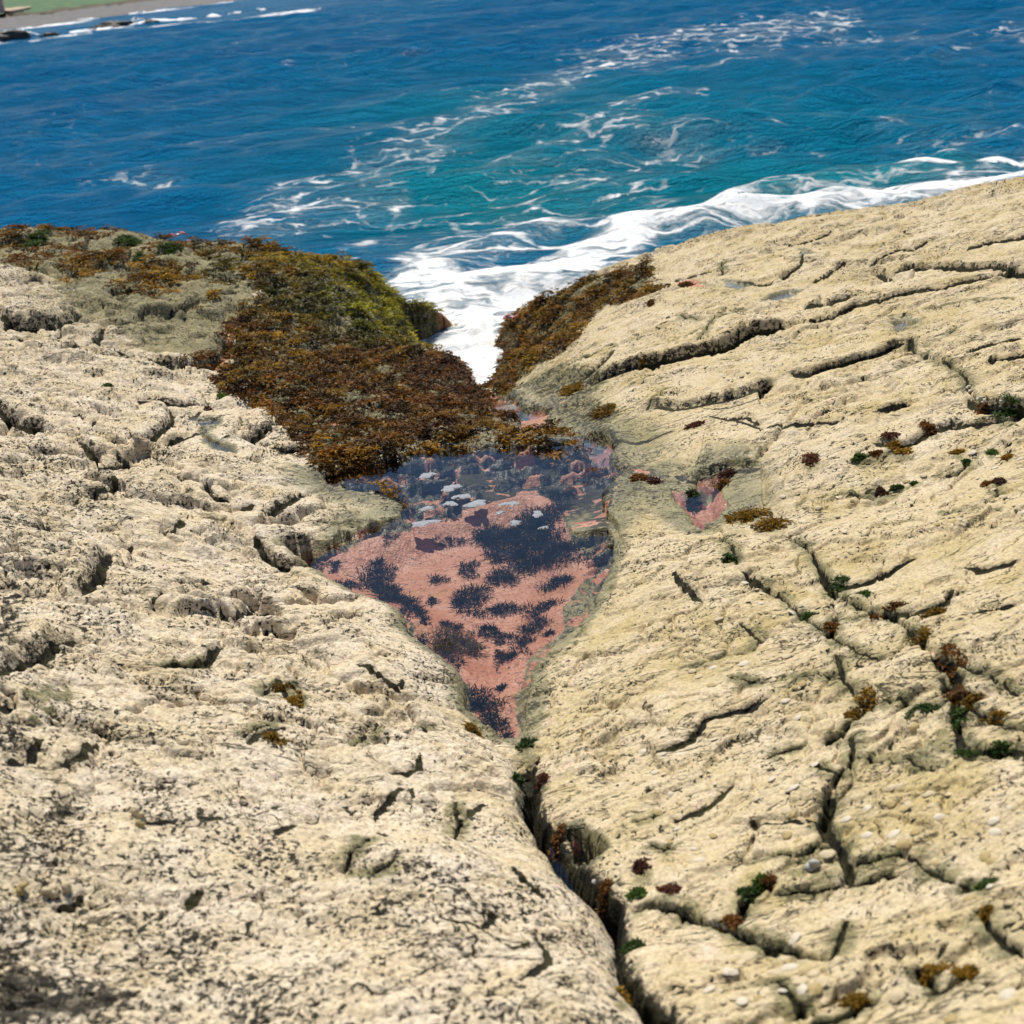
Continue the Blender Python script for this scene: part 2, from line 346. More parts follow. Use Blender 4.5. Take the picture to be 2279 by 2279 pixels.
# ------------------------------------------------------------------ traced ledges: (crop, points, height, face half width, reach)
LEDGES = [
    ('F', [(830, 715), (900, 690), (960, 665), (1060, 630), (1150, 600), (1190, 595), (1300, 570), (1440, 530), (1560, 490), (1640, 470), (1750, 435), (1850, 400), (1932, 385), (2010, 365), (2100, 340)], .15, .03, .5),
    ('C', [(700, 970), (800, 955), (950, 925), (1000, 920)], .07, .02, .3),
    ('C', [(690, 1040), (850, 1010), (1000, 945), (1160, 910), (1330, 860), (1450, 840), (1600, 800), (1750, 770), (1860, 745), (1932, 735)], .07, .015, .35),
    ('C', [(1110, 735), (1200, 780), (1280, 735), (1380, 722), (1500, 737), (1600, 742), (1750, 735), (1932, 742), (2100, 730)], .10, .025, .35),
    ('C', [(1580, 660), (1680, 640), (1780, 600), (1932, 570), (2100, 530)], .05, .015, .3),
    ('F', [(1190, 870), (1290, 830), (1390, 850), (1500, 835), (1590, 815), (1680, 800), (1770, 775), (1850, 745), (1932, 690), (2000, 665)], .13, .035, .5),
    ('C', [(640, 1300), (750, 1312), (850, 1280), (1000, 1230), (1150, 1185), (1200, 1157), (1300, 1130)], .08, .02, .35),
    ('F', [(1600, 850), (1720, 840), (1850, 800), (1932, 770)], .04, .012, .25),
    ('F', [(1000, 1075), (1150, 1080), (1270, 1020), (1380, 975)], .06, .025, .3),
    ('F', [(700, 740), (800, 700), (880, 640), (950, 560), (1010, 480)], .05, .02, .3),
    ('F', [(1600, 885), (1720, 920), (1830, 905), (1932, 950)], .03, .01, .25),
    ('L', [(200, 62), (340, 82), (480, 115), (560, 120), (650, 100), (780, 85), (880, 95), (1000, 50), (1130, 10)], .05, .012, .3),
    ('F', [(1395, 1295), (1480, 1330), (1520, 1300), (1600, 1260), (1700, 1215), (1790, 1210), (1870, 1215), (1932, 1190)], .15, .04, .55),
    ('L', [(930, 190), (1000, 192), (1100, 172), (1260, 190), (1360, 140), (1500, 60), (1932, 5), (2100, -10)], .08, .03, .4),
    ('N', [(1250, 1290), (1330, 1380), (1400, 1430), (1550, 1450), (1750, 1450), (1932, 1460), (2100, 1450)], .12, .025, .35),
    ('N', [(1100, 830), (1200, 780), (1400, 710), (1650, 650), (1932, 570)], .03, .01, .25),
    ('N', [(1440, 910), (1640, 880), (1800, 845), (1932, 815), (2100, 790)], .05, .012, .3),
    ('N', [(0, 1560), (150, 1530), (300, 1480), (480, 1440)], .04, .012, .25),
    ('C', [(0, 790), (60, 780), (140, 765), (240, 755)], .05, .015, .3),
    ('C', [(350, 800), (480, 825), (560, 800), (660, 740), (705, 690), (710, 640)], .05, .014, .35),
    ('C', [(740, 820), (820, 790), (900, 730), (970, 710)], .04, .014, .3),
    ('C', [(1060, 720), (1150, 680), (1240, 650), (1320, 645), (1400, 595)], .035, .012, .3),
    ('C', [(590, 600), (660, 600), (760, 565), (880, 530)], .035, .012, .3),
    ('K', [(0, 400), (100, 382), (220, 352), (300, 312), (350, 262), (380, 222), (450, 200), (600, 160), (700, 120), (820, 100)], .055, .014, .3),
    ('L', [(800, 840), (830, 930), (900, 968), (960, 970), (1060, 955), (1150, 920), (1230, 870), (1330, 820), (1400, 800), (1500, 770)], .05, .012, .35),
    ('L', [(1510, 862), (1560, 872), (1700, 890), (1850, 862), (1932, 800)], .045, .012, .3),
    ('L', [(1030, 1110), (1200, 1175), (1300, 1180), (1420, 1155), (1490, 1110), (1520, 1040), (1600, 940)], .05, .012, .3),
    ('L', [(1600, 1170), (1760, 1140), (1932, 1110)], .03, .01, .25),
    ('L', [(0, 905), (50, 970), (120, 1040), (220, 1100)], .06, .02, .3),
    ('L', [(360, 910), (460, 960), (530, 1000), (610, 1040)], .04, .014, .25),
    ('K', [(150, 660), (220, 672), (320, 650), (400, 600), (470, 540), (530, 480)], .03, .012, .25),
    ('K', [(560, 690), (640, 715), (830, 722), (900, 745)], .02, .008, .2),
    # left shelf
    ('D', [(60, 520), (140, 512), (240, 492), (285, 520)], .16, .03, .35),
    ('D', [(-200, 700), (0, 700), (100, 750), (200, 760), (330, 760), (450, 720), (470, 650)], .22, .05, .5),
    ('D', [(0, 830), (80, 810), (140, 770)], .1, .03, .3),
    ('D', [(190, 805), (240, 832), (330, 800), (350, 760)], .1, .03, .2),
    ('D', [(260, 922), (330, 937), (430, 910), (520, 880), (600, 832), (650, 760)], .12, .03, .35),
    ('D', [(700, 800), (760, 765), (850, 720), (885, 680)], .13, .03, .3),
    ('D', [(950, 715), (1080, 700), (1200, 650), (1230, 610)], .13, .03, .3),
    ('D', [(1300, 620), (1390, 590), (1440, 530)], .12, .03, .3),
    ('D', [(850, 890), (930, 930), (1010, 975), (1080, 995), (1200, 975), (1340, 900), (1370, 840)], .2, .05, .5),
    ('D', [(650, 580), (740, 570), (850, 545)], .08, .02, .25),
    ('D', [(500, 300), (530, 260), (560, 230)], .1, .03, .25),
    ('D', [(330, 340), (430, 330), (520, 300)], .08, .02, .25),
    ('D', [(700, 290), (780, 270), (830, 240)], .12, .03, .3),
    ('D', [(860, 300), (1000, 250), (1080, 240)], .08, .03, .3),
    ('D', [(-100, 1240), (0, 1272), (80, 1330), (150, 1362), (300, 1392), (370, 1360)], .2, .05, .5),
    ('D', [(480, 1420), (620, 1452), (700, 1482), (770, 1500), (840, 1440), (950, 1402), (1025, 1335), (1025, 1270), (995, 1235)], .14, .03, .4),
    ('D', [(960, 1190), (1000, 1252), (1080, 1255), (1200, 1200), (1330, 1172)], .1, .025, .3),
    ('D', [(1040, 1345), (1200, 1300), (1340, 1205)], .06, .02, .25),
    ('D', [(930, 1440), (1100, 1425), (1250, 1412), (1260, 1380)], .08, .02, .25),
    ('D', [(1290, 1425), (1350, 1472), (1500, 1445), (1620, 1402), (1695, 1350), (1690, 1300)], .13, .03, .4),
    ('D', [(1630, 1450), (1750, 1502), (1850, 1502), (1860, 1470)], .08, .02, .2),
    ('H', [(480, 205), (580, 290), (640, 335), (710, 330), (800, 270)], .15, .035, .4),
    ('H', [(420, 680), (430, 605), (540, 582), (640, 552), (718, 500), (690, 420), (640, 360)], .07, .02, .35),
    ('H', [(150, 840), (240, 802), (290, 740)], .06, .02, .25),
    ('H', [(400, 1175), (480, 1132), (560, 1092), (630, 995), (640, 910)], .16, .035, .45),
    ('H', [(-150, 1800), (-30, 1720), (60, 1652), (170, 1562), (260, 1482), (400, 1402), (485, 1330)], .13, .03, .45),
    ('H', [(1080, 420), (1120, 472), (1200, 492), (1280, 522), (1330, 592), (1430, 612), (1455, 655)], .09, .02, .35),
    ('H', [(1440, 655), (1500, 650), (1580, 640)], .05, .02, .15),
    ('H', [(1600, 640), (1660, 692), (1740, 662), (1880, 592), (1930, 540)], .12, .025, .3),
    ('H', [(1560, 750), (1600, 802), (1640, 852), (1700, 912), (1770, 945), (1870, 930), (1960, 900)], .15, .03, .4),
    ('H', [(1000, 1065), (1100, 1052), (1200, 1032), (1270, 1000)], .04, .02, .25),
    ('H', [(1090, 1130), (1200, 1172), (1300, 1135)], .04, .015, .2),
    ('H', [(1250, 1262), (1340, 1232), (1400, 1285), (1480, 1222), (1545, 1150)], .06, .02, .3),
    ('H', [(910, 1642), (1000, 1622), (1100, 1602), (1220, 1572), (1290, 1500), (1390, 1420)], .06, .015, .35),
    ('H', [(640, 890), (740, 862), (830, 832)], .03, .012, .2),
    ('H', [(960, 772), (1040, 792), (1115, 750), (1090, 690)], .03, .012, .2),
    ('H', [(850, 1180), (930, 1210), (990, 1160)], .04, .015, .25),
    ('I', [(-60, 600), (0, 577), (80, 532), (160, 482), (185, 430)], .09, .02, .3),
    ('I', [(180, 562), (300, 552), (400, 522), (485, 420)], .05, .015, .3),
    ('I', [(1220, 562), (1340, 502), (1500, 432)], .04, .015, .3),
    ('I', [(680, 882), (760, 882), (880, 862), (940, 842)], .04, .012, .2),
    ('I', [(990, 862), (1080, 872), (1170, 852)], .04, .015, .2),
    ('I', [(930, 1312), (1000, 1262), (1055, 1200)], .04, .015, .2),
    ('I', [(1380, 952), (1480, 922), (1565, 870)], .03, .012, .2),
    ('I', [(210, 1290), (300, 1290), (370, 1260), (400, 1200)], .03, .015, .2),
    ('J', [(430, 492), (540, 505), (630, 492), (635, 440)], .05, .015, .2),
    ('J', [(320, 712), (400, 692), (450, 642), (560, 572), (612, 572), (622, 620), (560, 652)], .03, .012, .15),
    ('J', [(1000, 1602), (1100, 1585), (1200, 1522), (1262, 1460), (1255, 1400), (1190, 1260)], .05, .014, .3),
    ('J', [(1110, 962), (1180, 1042), (1260, 1112), (1330, 1152)], .04, .015, .25),
    ('J', [(930, 1312), (985, 1250), (1000, 1190)], .04, .014, .2),
    ('J', [(840, 692), (920, 642), (965, 600)], .04, .015, .2),
    ('G', [(430, 1182), (560, 1222), (650, 1282), (695, 1305), (725, 1240)], .05, .015, .25),
    ('G', [(0, 1250), (60, 1290), (140, 1420), (180, 1440)], .03, .012, .2),
    ('G', [(830, 820), (700, 800)], .01, .01, .1),
]
# cracks: (crop, points, depth, half width)
CRACKS = [
    ('K', [(560, 1255), (640, 1300), (720, 1360)], .05, .02),
    ('L', [(1000, 1605), (1030, 1650), (1100, 1700)], .04, .012),
    ('L', [(1500, 1420), (1620, 1470), (1760, 1540), (1932, 1600)], .03, .012),
    ('L', [(880, 1260), (930, 1330), (1010, 1400), (1200, 1440)], .025, .008),
    ('L', [(600, 560), (800, 510), (1000, 500), (1250, 440), (1600, 330)], .02, .006),
    ('L', [(250, 720), (330, 800), (360, 910)], .03, .01),
    ('K', [(0, 700), (150, 660)], .03, .01),
    ('K', [(480, 20), (700, 60), (900, 30), (1040, 30)], .025, .008),
    ('K', [(1080, 1005), (960, 1040), (700, 1080)], .03, .012),
    ('K', [(1360, 870), (1500, 940), (1600, 990)], .03, .01),
    ('K', [(1120, 450), (1250, 440), (1380, 420), (1500, 500)], .025, .01),
    ('C', [(0, 1000), (150, 1050), (300, 1010), (420, 960)], .03, .01),
    ('C', [(900, 1300), (1100, 1330), (1300, 1250), (1500, 1230)], .03, .01),
    ('C', [(1650, 890), (1750, 905), (1890, 912)], .03, .008),
    ('C', [(1380, 965), (1500, 940), (1640, 890)], .03, .008),
    ('L', [(620, 720), (700, 770), (760, 830), (800, 890), (835, 945), (860, 980), (900, 1030), (1000, 1100), (1100, 1150), (1200, 1190), (1270, 1240), (1310, 1300), (1390, 1370), (1440, 1400)], .07, .02),
    ('L', [(1440, 1400), (1500, 1450), (1550, 1500), (1540, 1580), (1480, 1560)], .07, .04),
    ('L', [(530, 1000), (610, 1040), (640, 1090), (720, 1190), (800, 1230), (880, 1260), (900, 1200), (870, 1130)], .05, .014),
    ('L', [(890, 1200), (980, 1190), (1080, 1170)], .03, .01),
    ('L', [(810, 1360), (880, 1390), (900, 1440), (930, 1500), (930, 1550), (1000, 1605)], .04, .012),
    ('L', [(0, 1460), (150, 1430), (270, 1400), (400, 1370), (480, 1350)], .03, .012),
    ('L', [(360, 1210), (420, 1260), (480, 1340)], .025, .01),
    ('K', [(1180, 110), (1150, 170), (1090, 230), (1040, 290), (960, 350)], .05, .03),
    ('K', [(1200, 130), (1300, 150), (1420, 170), (1520, 190), (1580, 150), (1550, 80), (1480, 20)], .03, .012),
    ('K', [(1050, 300), (1100, 340), (1110, 400), (1100, 460), (1040, 510), (990, 560)], .04, .012),
    ('K', [(990, 560), (980, 640), (950, 720), (980, 780), (1010, 830), (1040, 890), (1070, 950), (1080, 1005)], .07, .035),
    ('K', [(910, 470), (970, 500), (1030, 520)], .03, .015),
    ('K', [(980, 780), (930, 840), (870, 890), (800, 912)], .05, .025),
    ('K', [(590, 912), (700, 890), (800, 900)], .035, .01),
    ('K', [(1070, 1010), (1150, 1000), (1240, 980), (1320, 960)], .05, .02),
    ('K', [(1100, 920), (1200, 912), (1290, 890), (1360, 870)], .05, .012),
    ('K', [(1580, 150), (1600, 220), (1620, 280), (1640, 370), (1720, 400), (1820, 385), (1960, 375)], .04, .025),
    ('K', [(1580, 150), (1660, 160), (1740, 210), (1830, 250), (1950, 305)], .04, .018),
    ('K', [(0, 1040), (60, 1065), (130, 1080), (260, 1110), (330, 1160), (430, 1190), (500, 1230), (560, 1260), (650, 1290), (760, 1320), (850, 1370), (960, 1400)], .07, .028),
    ('K', [(960, 1400), (1000, 1340), (1070, 1180)], .02, .01),
    ('K', [(530, 1190), (560, 1110), (640, 1060), (710, 1030)], .05, .025),
    ('K', [(1410, 1420), (1470, 1480), (1520, 1540), (1600, 1500), (1700, 1450)], .04, .02),
    ('K', [(1600, 990), (1690, 1030)], .04, .018),
    ('K', [(1720, 1130), (1740, 1180), (1800, 1270), (1870, 1340), (1950, 1360)], .04, .014),
    ('K', [(600, 1470), (700, 1520), (780, 1580), (860, 1650)], .035, .01),
    ('K', [(880, 1680), (1000, 1660), (1090, 1630), (1160, 1580), (1220, 1600)], .045, .02),
    ('K', [(640, 390), (760, 340), (880, 330)], .025, .01),
    ('K', [(100, 800), (180, 830), (240, 840)], .03, .014),
    ('N', [(450, 570), (470, 690), (560, 760), (680, 830)], .06, .03),
    ('N', [(680, 830), (760, 855), (850, 890), (960, 930), (1040, 980), (1120, 1060), (1200, 1170), (1250, 1290)], .05, .012),
    ('N', [(740, 960), (860, 900), (1020, 860)], .04, .012),
    ('N', [(600, 240), (690, 190), (860, 195), (950, 140), (1100, 110), (1270, 60), (1350, 90), (1600, 95), (1850, 110)], .035, .01),
    ('N', [(580, 660), (860, 595), (960, 560), (1080, 470)], .03, .008),
    ('N', [(480, 230), (330, 380)], .06, .02),
    ('N', [(820, 1165), (950, 1120), (1130, 1060)], .025, .01),
    ('C', [(150, 1180), (180, 1080), (240, 1010), (300, 950)], .03, .012),
    ('C', [(265, 690), (265, 770)], .03, .012),
    ('F', [(1200, 870), (1290, 790), (1380, 740)], .02, .012),
    ('F', [(960, 490), (1080, 450), (1200, 420), (1340, 375)], .03, .012),
    ('F', [(700, 590), (850, 560), (960, 480), (1040, 440)], .03, .016),
    ('F', [(1180, 520), (1300, 480), (1420, 440), (1560, 370)], .03, .012),
    ('S', [(1630, 520), (1650, 620)], .02, .006),
    ('S', [(1000, 380), (1150, 390), (1250, 310), (1320, 240)], .05, .016),
    ('S', [(0, 210), (160, 180), (330, 140), (400, 90), (540, 10)], .035, .012),
    ('S', [(1030, 810), (1110, 850), (1200, 830), (1300, 800), (1480, 790), (1700, 770)], .03, .01),
    ('S', [(130, 550), (250, 500), (330, 470)], .02, .008),
    ('J', [(280, 1035), (310, 940), (360, 862), (405, 780)], .05, .014),
    ('J', [(280, 1035), (400, 1060), (500, 1030), (560, 985)], .03, .014),
    ('J', [(800, 792), (830, 702), (820, 600)], .03, .012),
    ('J', [(690, 360), (680, 330), (745, 285)], .03, .008),
    ('J', [(330, 420), (400, 340), (480, 300)], .03, .01),
    ('I', [(760, 112), (880, 82), (1000, 62), (1085, 5)], .04, .015),
    ('I', [(1260, 520), (1400, 440), (1480, 400)], .04, .02),
    ('I', [(1330, 260), (1400, 230), (1480, 200), (1560, 260), (1560, 330)], .03, .02),
]
MAINCRACK_L = px('J', [(1130, 400), (1165, 490), (1135, 570), (1195, 650), (1235, 725), (1285, 805), (1340, 920), (1430, 1010), (1510, 1072), (1580, 1145), (1622, 1232), (1640, 1330), (1640, 1430), (1700, 1545), (1790, 1650), (1900, 1775), (2080, 1960)])
MAINCRACK_R = px('J', [(1205, 400), (1225, 500), (1225, 600), (1300, 700), (1380, 790), (1480, 900), (1570, 985), (1650, 1052), (1655, 1150), (1645, 1250), (1655, 1380), (1750, 1505), (1850, 1605), (1940, 1690), (2100, 1850)])

# pools: (name, crop, outline, floor depth, softness)
POOLS = {
    'main': ('G', [(95, 595), (280, 560), (400, 480), (560, 420), (700, 360), (720, 300), (650, 260), (480, 230), (330, 200), (300, 160), (420, 110), (600, 70), (760, 20), (950, -10), (1010, 0),
                   (1100, 10), (1250, -20), (1420, -10), (1600, -30), (1750, 30), (1880, 150), (1850, 300), (1820, 420), (1850, 560), (1840, 640), (1790, 760), (1740, 900), (1660, 1000), (1550, 1090), (1450, 1180), (1410, 1300),
                   (1370, 1420), (1380, 1540), (1340, 1615), (1280, 1610), (1150, 1530), (1060, 1470), (1050, 1380), (1040, 1270), (960, 1200), (850, 1130), (730, 1050), (740, 990), (700, 930), (620, 890),
                   (500, 850), (350, 770), (250, 690), (180, 650)], .03, .06),
    'upper channel': ('F', [(205, 785), (330, 785), (440, 840), (560, 850), (640, 865), (590, 925), (640, 985), (600, 1000), (480, 1030), (420, 1060), (400, 1000), (440, 960), (360, 890), (260, 850)], .04, .05),
    'lower channel': ('F', [(640, 985), (720, 1005), (830, 1020), (970, 1040), (1015, 1110), (970, 1170), (1000, 1230), (1110, 1285), (1220, 1305), (1300, 1370), (1200, 1340), (1040, 1295), (900, 1215), (830, 1205), (860, 1160), (800, 1080), (700, 1030)], .05, .06),
    'side': ('F', [(1365, 1365), (1500, 1380), (1520, 1310), (1660, 1280), (1680, 1330), (1660, 1400), (1710, 1470), (1650, 1530), (1560, 1645), (1505, 1600), (1480, 1510), (1400, 1430)], .05, .06),
    'crack': ('J', [(1395, 880), (1440, 885), (1560, 1015), (1580, 1080), (1540, 1110), (1420, 995)], .03, .03),
    'tilted slab': ('N', [(215, 440), (300, 398), (420, 398), (545, 520), (420, 530), (280, 545)], .012, .02),
    'ledge top': ('C', [(270, 812), (330, 815), (420, 845), (360, 858), (300, 850)], .012, .02),
    'broad ledge': ('C', [(500, 925), (560, 890), (640, 870), (690, 880), (640, 905), (560, 925)], .012, .02),
    'joint': ('C', [(700, 640), (742, 645), (760, 665), (705, 668)], .012, .02),
    'left gully': ('D', [(1200, 1352), (1290, 1335), (1340, 1345), (1330, 1385), (1290, 1425), (1240, 1405)], .02, .02),
    'left gully foot': ('D', [(1250, 1430), (1310, 1470), (1420, 1515), (1440, 1560), (1330, 1520), (1260, 1475)], .02, .02),
    'headland': ('D', [(330, 565), (400, 555), (480, 550), (440, 575), (370, 588)], .015, .02),
    'headland far': ('D', [(50, 350), (110, 340), (120, 360), (70, 372)], .015, .02),
    'weed hollow': ('E', [(110, 300), (180, 290), (290, 282), (270, 305), (160, 345), (120, 335)], .02, .02),
    'weed hole': ('E', [(950, 1010), (1000, 998), (1030, 1005), (990, 1030), (960, 1030)], .02, .02),
}
DEEP = px('G', [(110, 605), (400, 545), (520, 475), (760, 400), (950, 335), (1150, 295), (1400, 205), (1540, 260), (1600, 380), (1640, 480), (1700, 560), (1780, 610), (1680, 720), (1590, 850), (1600, 960), (1500, 1060),
                (1400, 1130), (1380, 1260), (1330, 1330), (1330, 1450), (1365, 1560), (1280, 1590), (1070, 1450), (1060, 1350), (1060, 1280), (950, 1180), (750, 1040), (770, 950), (640, 880), (450, 800), (250, 680)])
INLET = px('E', [(1590, 565), (1660, 560), (1640, 640), (1635, 760), (1655, 820), (1620, 890), (1580, 965), (1550, 925), (1470, 850), (1420, 790), (1300, 755), (1200, 700), (1095, 662), (1150, 635), (1250, 635), (1340, 600), (1480, 585)])

# ------------------------------------------------------------------ shape the terrain
PXG, PYG = project(X, Y, BASE)
PXG, PYG = PXG.astype(F32), PYG.astype(F32)

def blob(cx, cy, rx, ry):
    return np.exp(-(((PXG - cx) / rx) ** 2 + ((PYG - cy) / ry) ** 2))

# left / right of the great crack
def resample(q, n):
    L = np.r_[0, np.cumsum(np.linalg.norm(np.diff(q, axis=0), axis=1))]
    t = np.linspace(0, L[-1], n)
    return np.stack([np.interp(t, L, q[:, 0]), np.interp(t, L, q[:, 1])], -1)
crackmid = (resample(MAINCRACK_L, 16) + resample(MAINCRACK_R, 16)) / 2
div = np.vstack([crackmid[::-1], px('G', [(1320, 1600), (1200, 1300), (900, 800), (1000, 300), (1500, 60)]), px('F', [(700, 1050), (450, 900), (200, 760)]), [(905, 700), (880, 560)]])
divw = trace(div)[:, :2]
leftpoly = np.vstack([divw, [[-3, 30], [-30, 30], [-30, -3], [divw[0, 0], -3]]])
isleft = inside(X, Y, leftpoly)
dd = pdist(X, Y, divw)[0]
LEFT = sstep(-.25, .25, np.where(isleft, dd, -dd)).astype(F32)

# direction of the strata, from two points of a long ledge
s0, s1 = trace([(1250, 790), (1850, 600)])[:, :2]
sd = (s1 - s0) / np.linalg.norm(s1 - s0)
SX = (X * sd[0] + Y * sd[1]).astype(F32)
TX = (-X * sd[1] + Y * sd[0]).astype(F32)

w1 = fbm(X * 3.1, Y * 3.1, 3, 1).astype(F32)
w2 = fbm(X * 3.1, Y * 3.1, 3, 2).astype(F32)
w3 = pn(X * 14, Y * 14, 3).astype(F32)
w4 = pn(X * 14, Y * 14, 4).astype(F32)
w5, w6 = pn(X * 42, Y * 42, 6).astype(F32), pn(X * 42, Y * 42, 7).astype(F32)
WX = (X + .010 * w1 + .003 * w3 + .0045 * w5).astype(F32)
WY = (Y + .010 * w2 + .003 * w4 + .0045 * w6).astype(F32)

# swells
FG = (1 - .72 * sstep(1180, 1420, PYG)).astype(F32)
n0 = fbm(X * 1.5, Y * 1.5, 3, 5).astype(F32)
Z += (.045 * LEFT + .022 * (1 - LEFT)) * n0
# strata flakes: faces look towards the land
def flakes(period, warp, amp, seed, sharp=.16):
    q = TX / period + warp * fbm(SX * .55 / period * .28, TX * .5 / period, 3, seed).astype(F32) + .25 * w3
    f = q - np.floor(q)
    h = sstep(0, sharp, f) * (1 - f)
    on = sstep(-.1, .5, fbm(SX * .9, TX * 2.2, 2, seed + 9))
    return amp * (h - .35) * on
Z += flakes(.34, 1.3, .026, 31) * (1 - .65 * LEFT) * np.where(LEFT > .5, FG, 1)
Z += flakes(.12, 1.5, .009, 41) * (1 - .5 * LEFT)
# blocks of the left shelf, plates of the right one
f1, f2, idn = voro_id(SX / .62 + .55 * w1 + .08 * w3, TX / .42 + .55 * w2 + .08 * w4, 57)
e = sstep(0, .16, f2 - f1)
Z += LEFT * sstep(2.6, 4.2, np.hypot(X, Y)) * (.080 * (idn - .45) * e + .06 * (np.sqrt(np.clip(1 - f1 * f1, 0, 1)) - .6) - .02 * (1 - sstep(0, .05, f2 - f1)))
SEAM0 = (1 - sstep(0, .035, f2 - f1)) * LEFT
f1, f2, idn = voro_id(SX / 1.0 + .6 * w1 + .06 * w3, TX / .55 + .6 * w2 + .06 * w4, 58)
Z += (1 - LEFT) * (.035 * (idn - .5) * sstep(0, .1, f2 - f1) - .012 * (1 - sstep(0, .025, f2 - f1)))
SEAM0 = np.maximum(SEAM0, .9 * (1 - sstep(0, .016, f2 - f1)) * (1 - LEFT)) * sstep(-.35, .25, fbm(X * 1.7, Y * 1.7, 2, 59))
# knobs of the left shelf
f1, f2 = voro(SX / .30 + .5 * w1, TX / .19 + .5 * w2, 51)
dome = np.sqrt(np.clip(1 - f1 * f1 * 1.1, 0, 1)) * sstep(0, .22, f2 - f1)
Z += .026 * FG * (dome - .6) * LEFT * sstep(-.5, .3, n0 + .3)
SEAM = (1 - sstep(0, .10, f2 - f1)) * LEFT * FG
f1, f2 = voro(SX / .10 + .4 * w3, TX / .07 + .4 * w4, 52)
dome = np.sqrt(np.clip(1 - f1 * f1 * 1.1, 0, 1)) * sstep(0, .25, f2 - f1)
kn = sstep(-.4, .5, fbm(X * 2.3, Y * 2.3, 2, 53))
Z += .008 * (.35 + .65 * FG) * (dome - .6) * LEFT * kn
SEAM = np.maximum(SEAM, .8 * (1 - sstep(0, .12, f2 - f1)) * LEFT * kn)
f1, f2 = voro(SX / .42 + .6 * w1, TX / .26 + .6 * w2, 54)
Z += .018 * (sstep(0, .12, f2 - f1) - .7) * (1 - LEFT) * sstep(-.2, .5, fbm(X * 1.2, Y * 1.2, 2, 55))
del f1, f2, dome
# grit
n1 = fbm(X * 26, Y * 26, 3, 61).astype(F32)
n2 = fbm(SX * 16, TX * 38, 3, 62).astype(F32)
Z += (.0028 * LEFT + .0015) * n1 + (.0025 + .0015 * LEFT) * n2
rid = 1 - np.abs(fbm(SX * 7, TX * 15, 3, 63)).astype(F32)
pit = sstep(.90, 1.0, rid) * sstep(-.15, .35, fbm(X * 2.6, Y * 2.6, 2, 64))
Z -= pit * (.013 * LEFT + .006)
del n2

DARK = np.zeros_like(Z)  # bare rock, with ledge and crack shade painted in as well
CRK = np.zeros_like(Z)  # near-black mask: painted crack shade, also seams, pits, dark pool bed
STAIN = np.zeros_like(Z)
wob = (1 + .5 * fbm(X * 15, Y * 15, 3, 71)).astype(F32)
for crop, pts, h, w, reach in LEDGES:
    q = W(crop, pts)[:, :2]
    sl = window(q, reach * 2.2)
    d, sd_, arc = pdist(WX[sl], WY[sl], q)
    s = d * sd_
    tp = .10 if crop in 'FCN' else .30
    tap = sstep(-.02, tp, arc) * sstep(1.02, 1 - tp, arc)
    wb = np.clip(wob[sl], .4, 1.7)
    h = h * (.6 if crop in 'CFN' else .34 if crop in 'KL' else .20 if crop in 'IJG' else .46)
    w = w * .6
    Z[sl] += h * tap * wb ** .5 * (sstep(-w, w, s) - .45) * np.exp(-d / reach) - tap * .22 * h * np.exp(-((s + 1.2 * w) / (.6 * w + .003)) ** 2)
    DARK[sl] = np.maximum(DARK[sl], tap * np.maximum(np.minimum(wb, 1.15) * np.exp(-((s + .1 * w) / (1.3 * w)) ** 2) * min(.62, .36 + h * 3), 0))  # face darkened: part bare rock, part shade put into the colour
    CRK[sl] = np.maximum(CRK[sl], tap * np.exp(-((s + 1.1 * w) / (.6 * w + .005)) ** 2))  # line of painted shade along the ledge foot
for crop, pts, dep, w in CRACKS:
    q = W(crop, pts)[:, :2]
    sl = window(q, .25)
    d, _, arc = pdist(WX[sl], WY[sl], q)
    tap = sstep(-.04, .10, arc) * sstep(1.04, .90, arc)
    w = w * (.40 if crop not in 'IJ' else .3)
    dep = dep * (.75 if crop not in 'IJ' else .5)
    ww = w * np.clip(wob[sl], .35, 1.8)
    Z[sl] -= dep * tap * np.clip(1 - d / (1.0 * ww + .004), 0, 1) ** .7
    CRK[sl] = np.maximum(CRK[sl], tap * np.exp(-(d / (.75 * ww + .004)) ** 2))  # core goes near-black, standing in for the shade down the crack
    STAIN[sl] = np.maximum(STAIN[sl], tap * np.exp(-(d / .05) ** 2) * np.clip(wob[sl], 0, 1.2))

# the great crack from the pool to the standpoint
ql, qr = trace(MAINCRACK_L)[:, :2], trace(MAINCRACK_R)[:, :2]
cpoly = np.vstack([ql, qr[::-1]])
sl = window(cpoly, .3)
ins = inside(WX[sl], WY[sl], cpoly)
dl, dr = pdist(WX[sl], WY[sl], ql)[0], pdist(WX[sl], WY[sl], qr)[0]
dm = np.minimum(dl, dr)
taper = sstep(4.6, 3.9, np.hypot(X[sl], Y[sl]))
deep = (.05 + .19 * taper)
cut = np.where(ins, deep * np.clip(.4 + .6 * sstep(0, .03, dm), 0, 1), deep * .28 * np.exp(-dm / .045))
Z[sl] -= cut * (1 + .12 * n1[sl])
DARK[sl] = np.maximum(DARK[sl], np.where(ins, .9, np.exp(-(dr / .045) ** 2) * .62 * (dr < dl) + .3 * np.exp(-(dl / .02) ** 2)))  # right wall kept darker: the crack's shadow painted into the colour
CPINK = (sl, np.where(ins, .95 * sstep(-.12, .12, fbm(X[sl] * 3.5, Y[sl] * 3.5, 3, 72)) * sstep(.0, .03, dl) * sstep(.015, .05, dr), 0))
CRK[sl] = np.maximum(CRK[sl], np.where(ins, .9, .7 * np.exp(-(dr / .02) ** 2)))

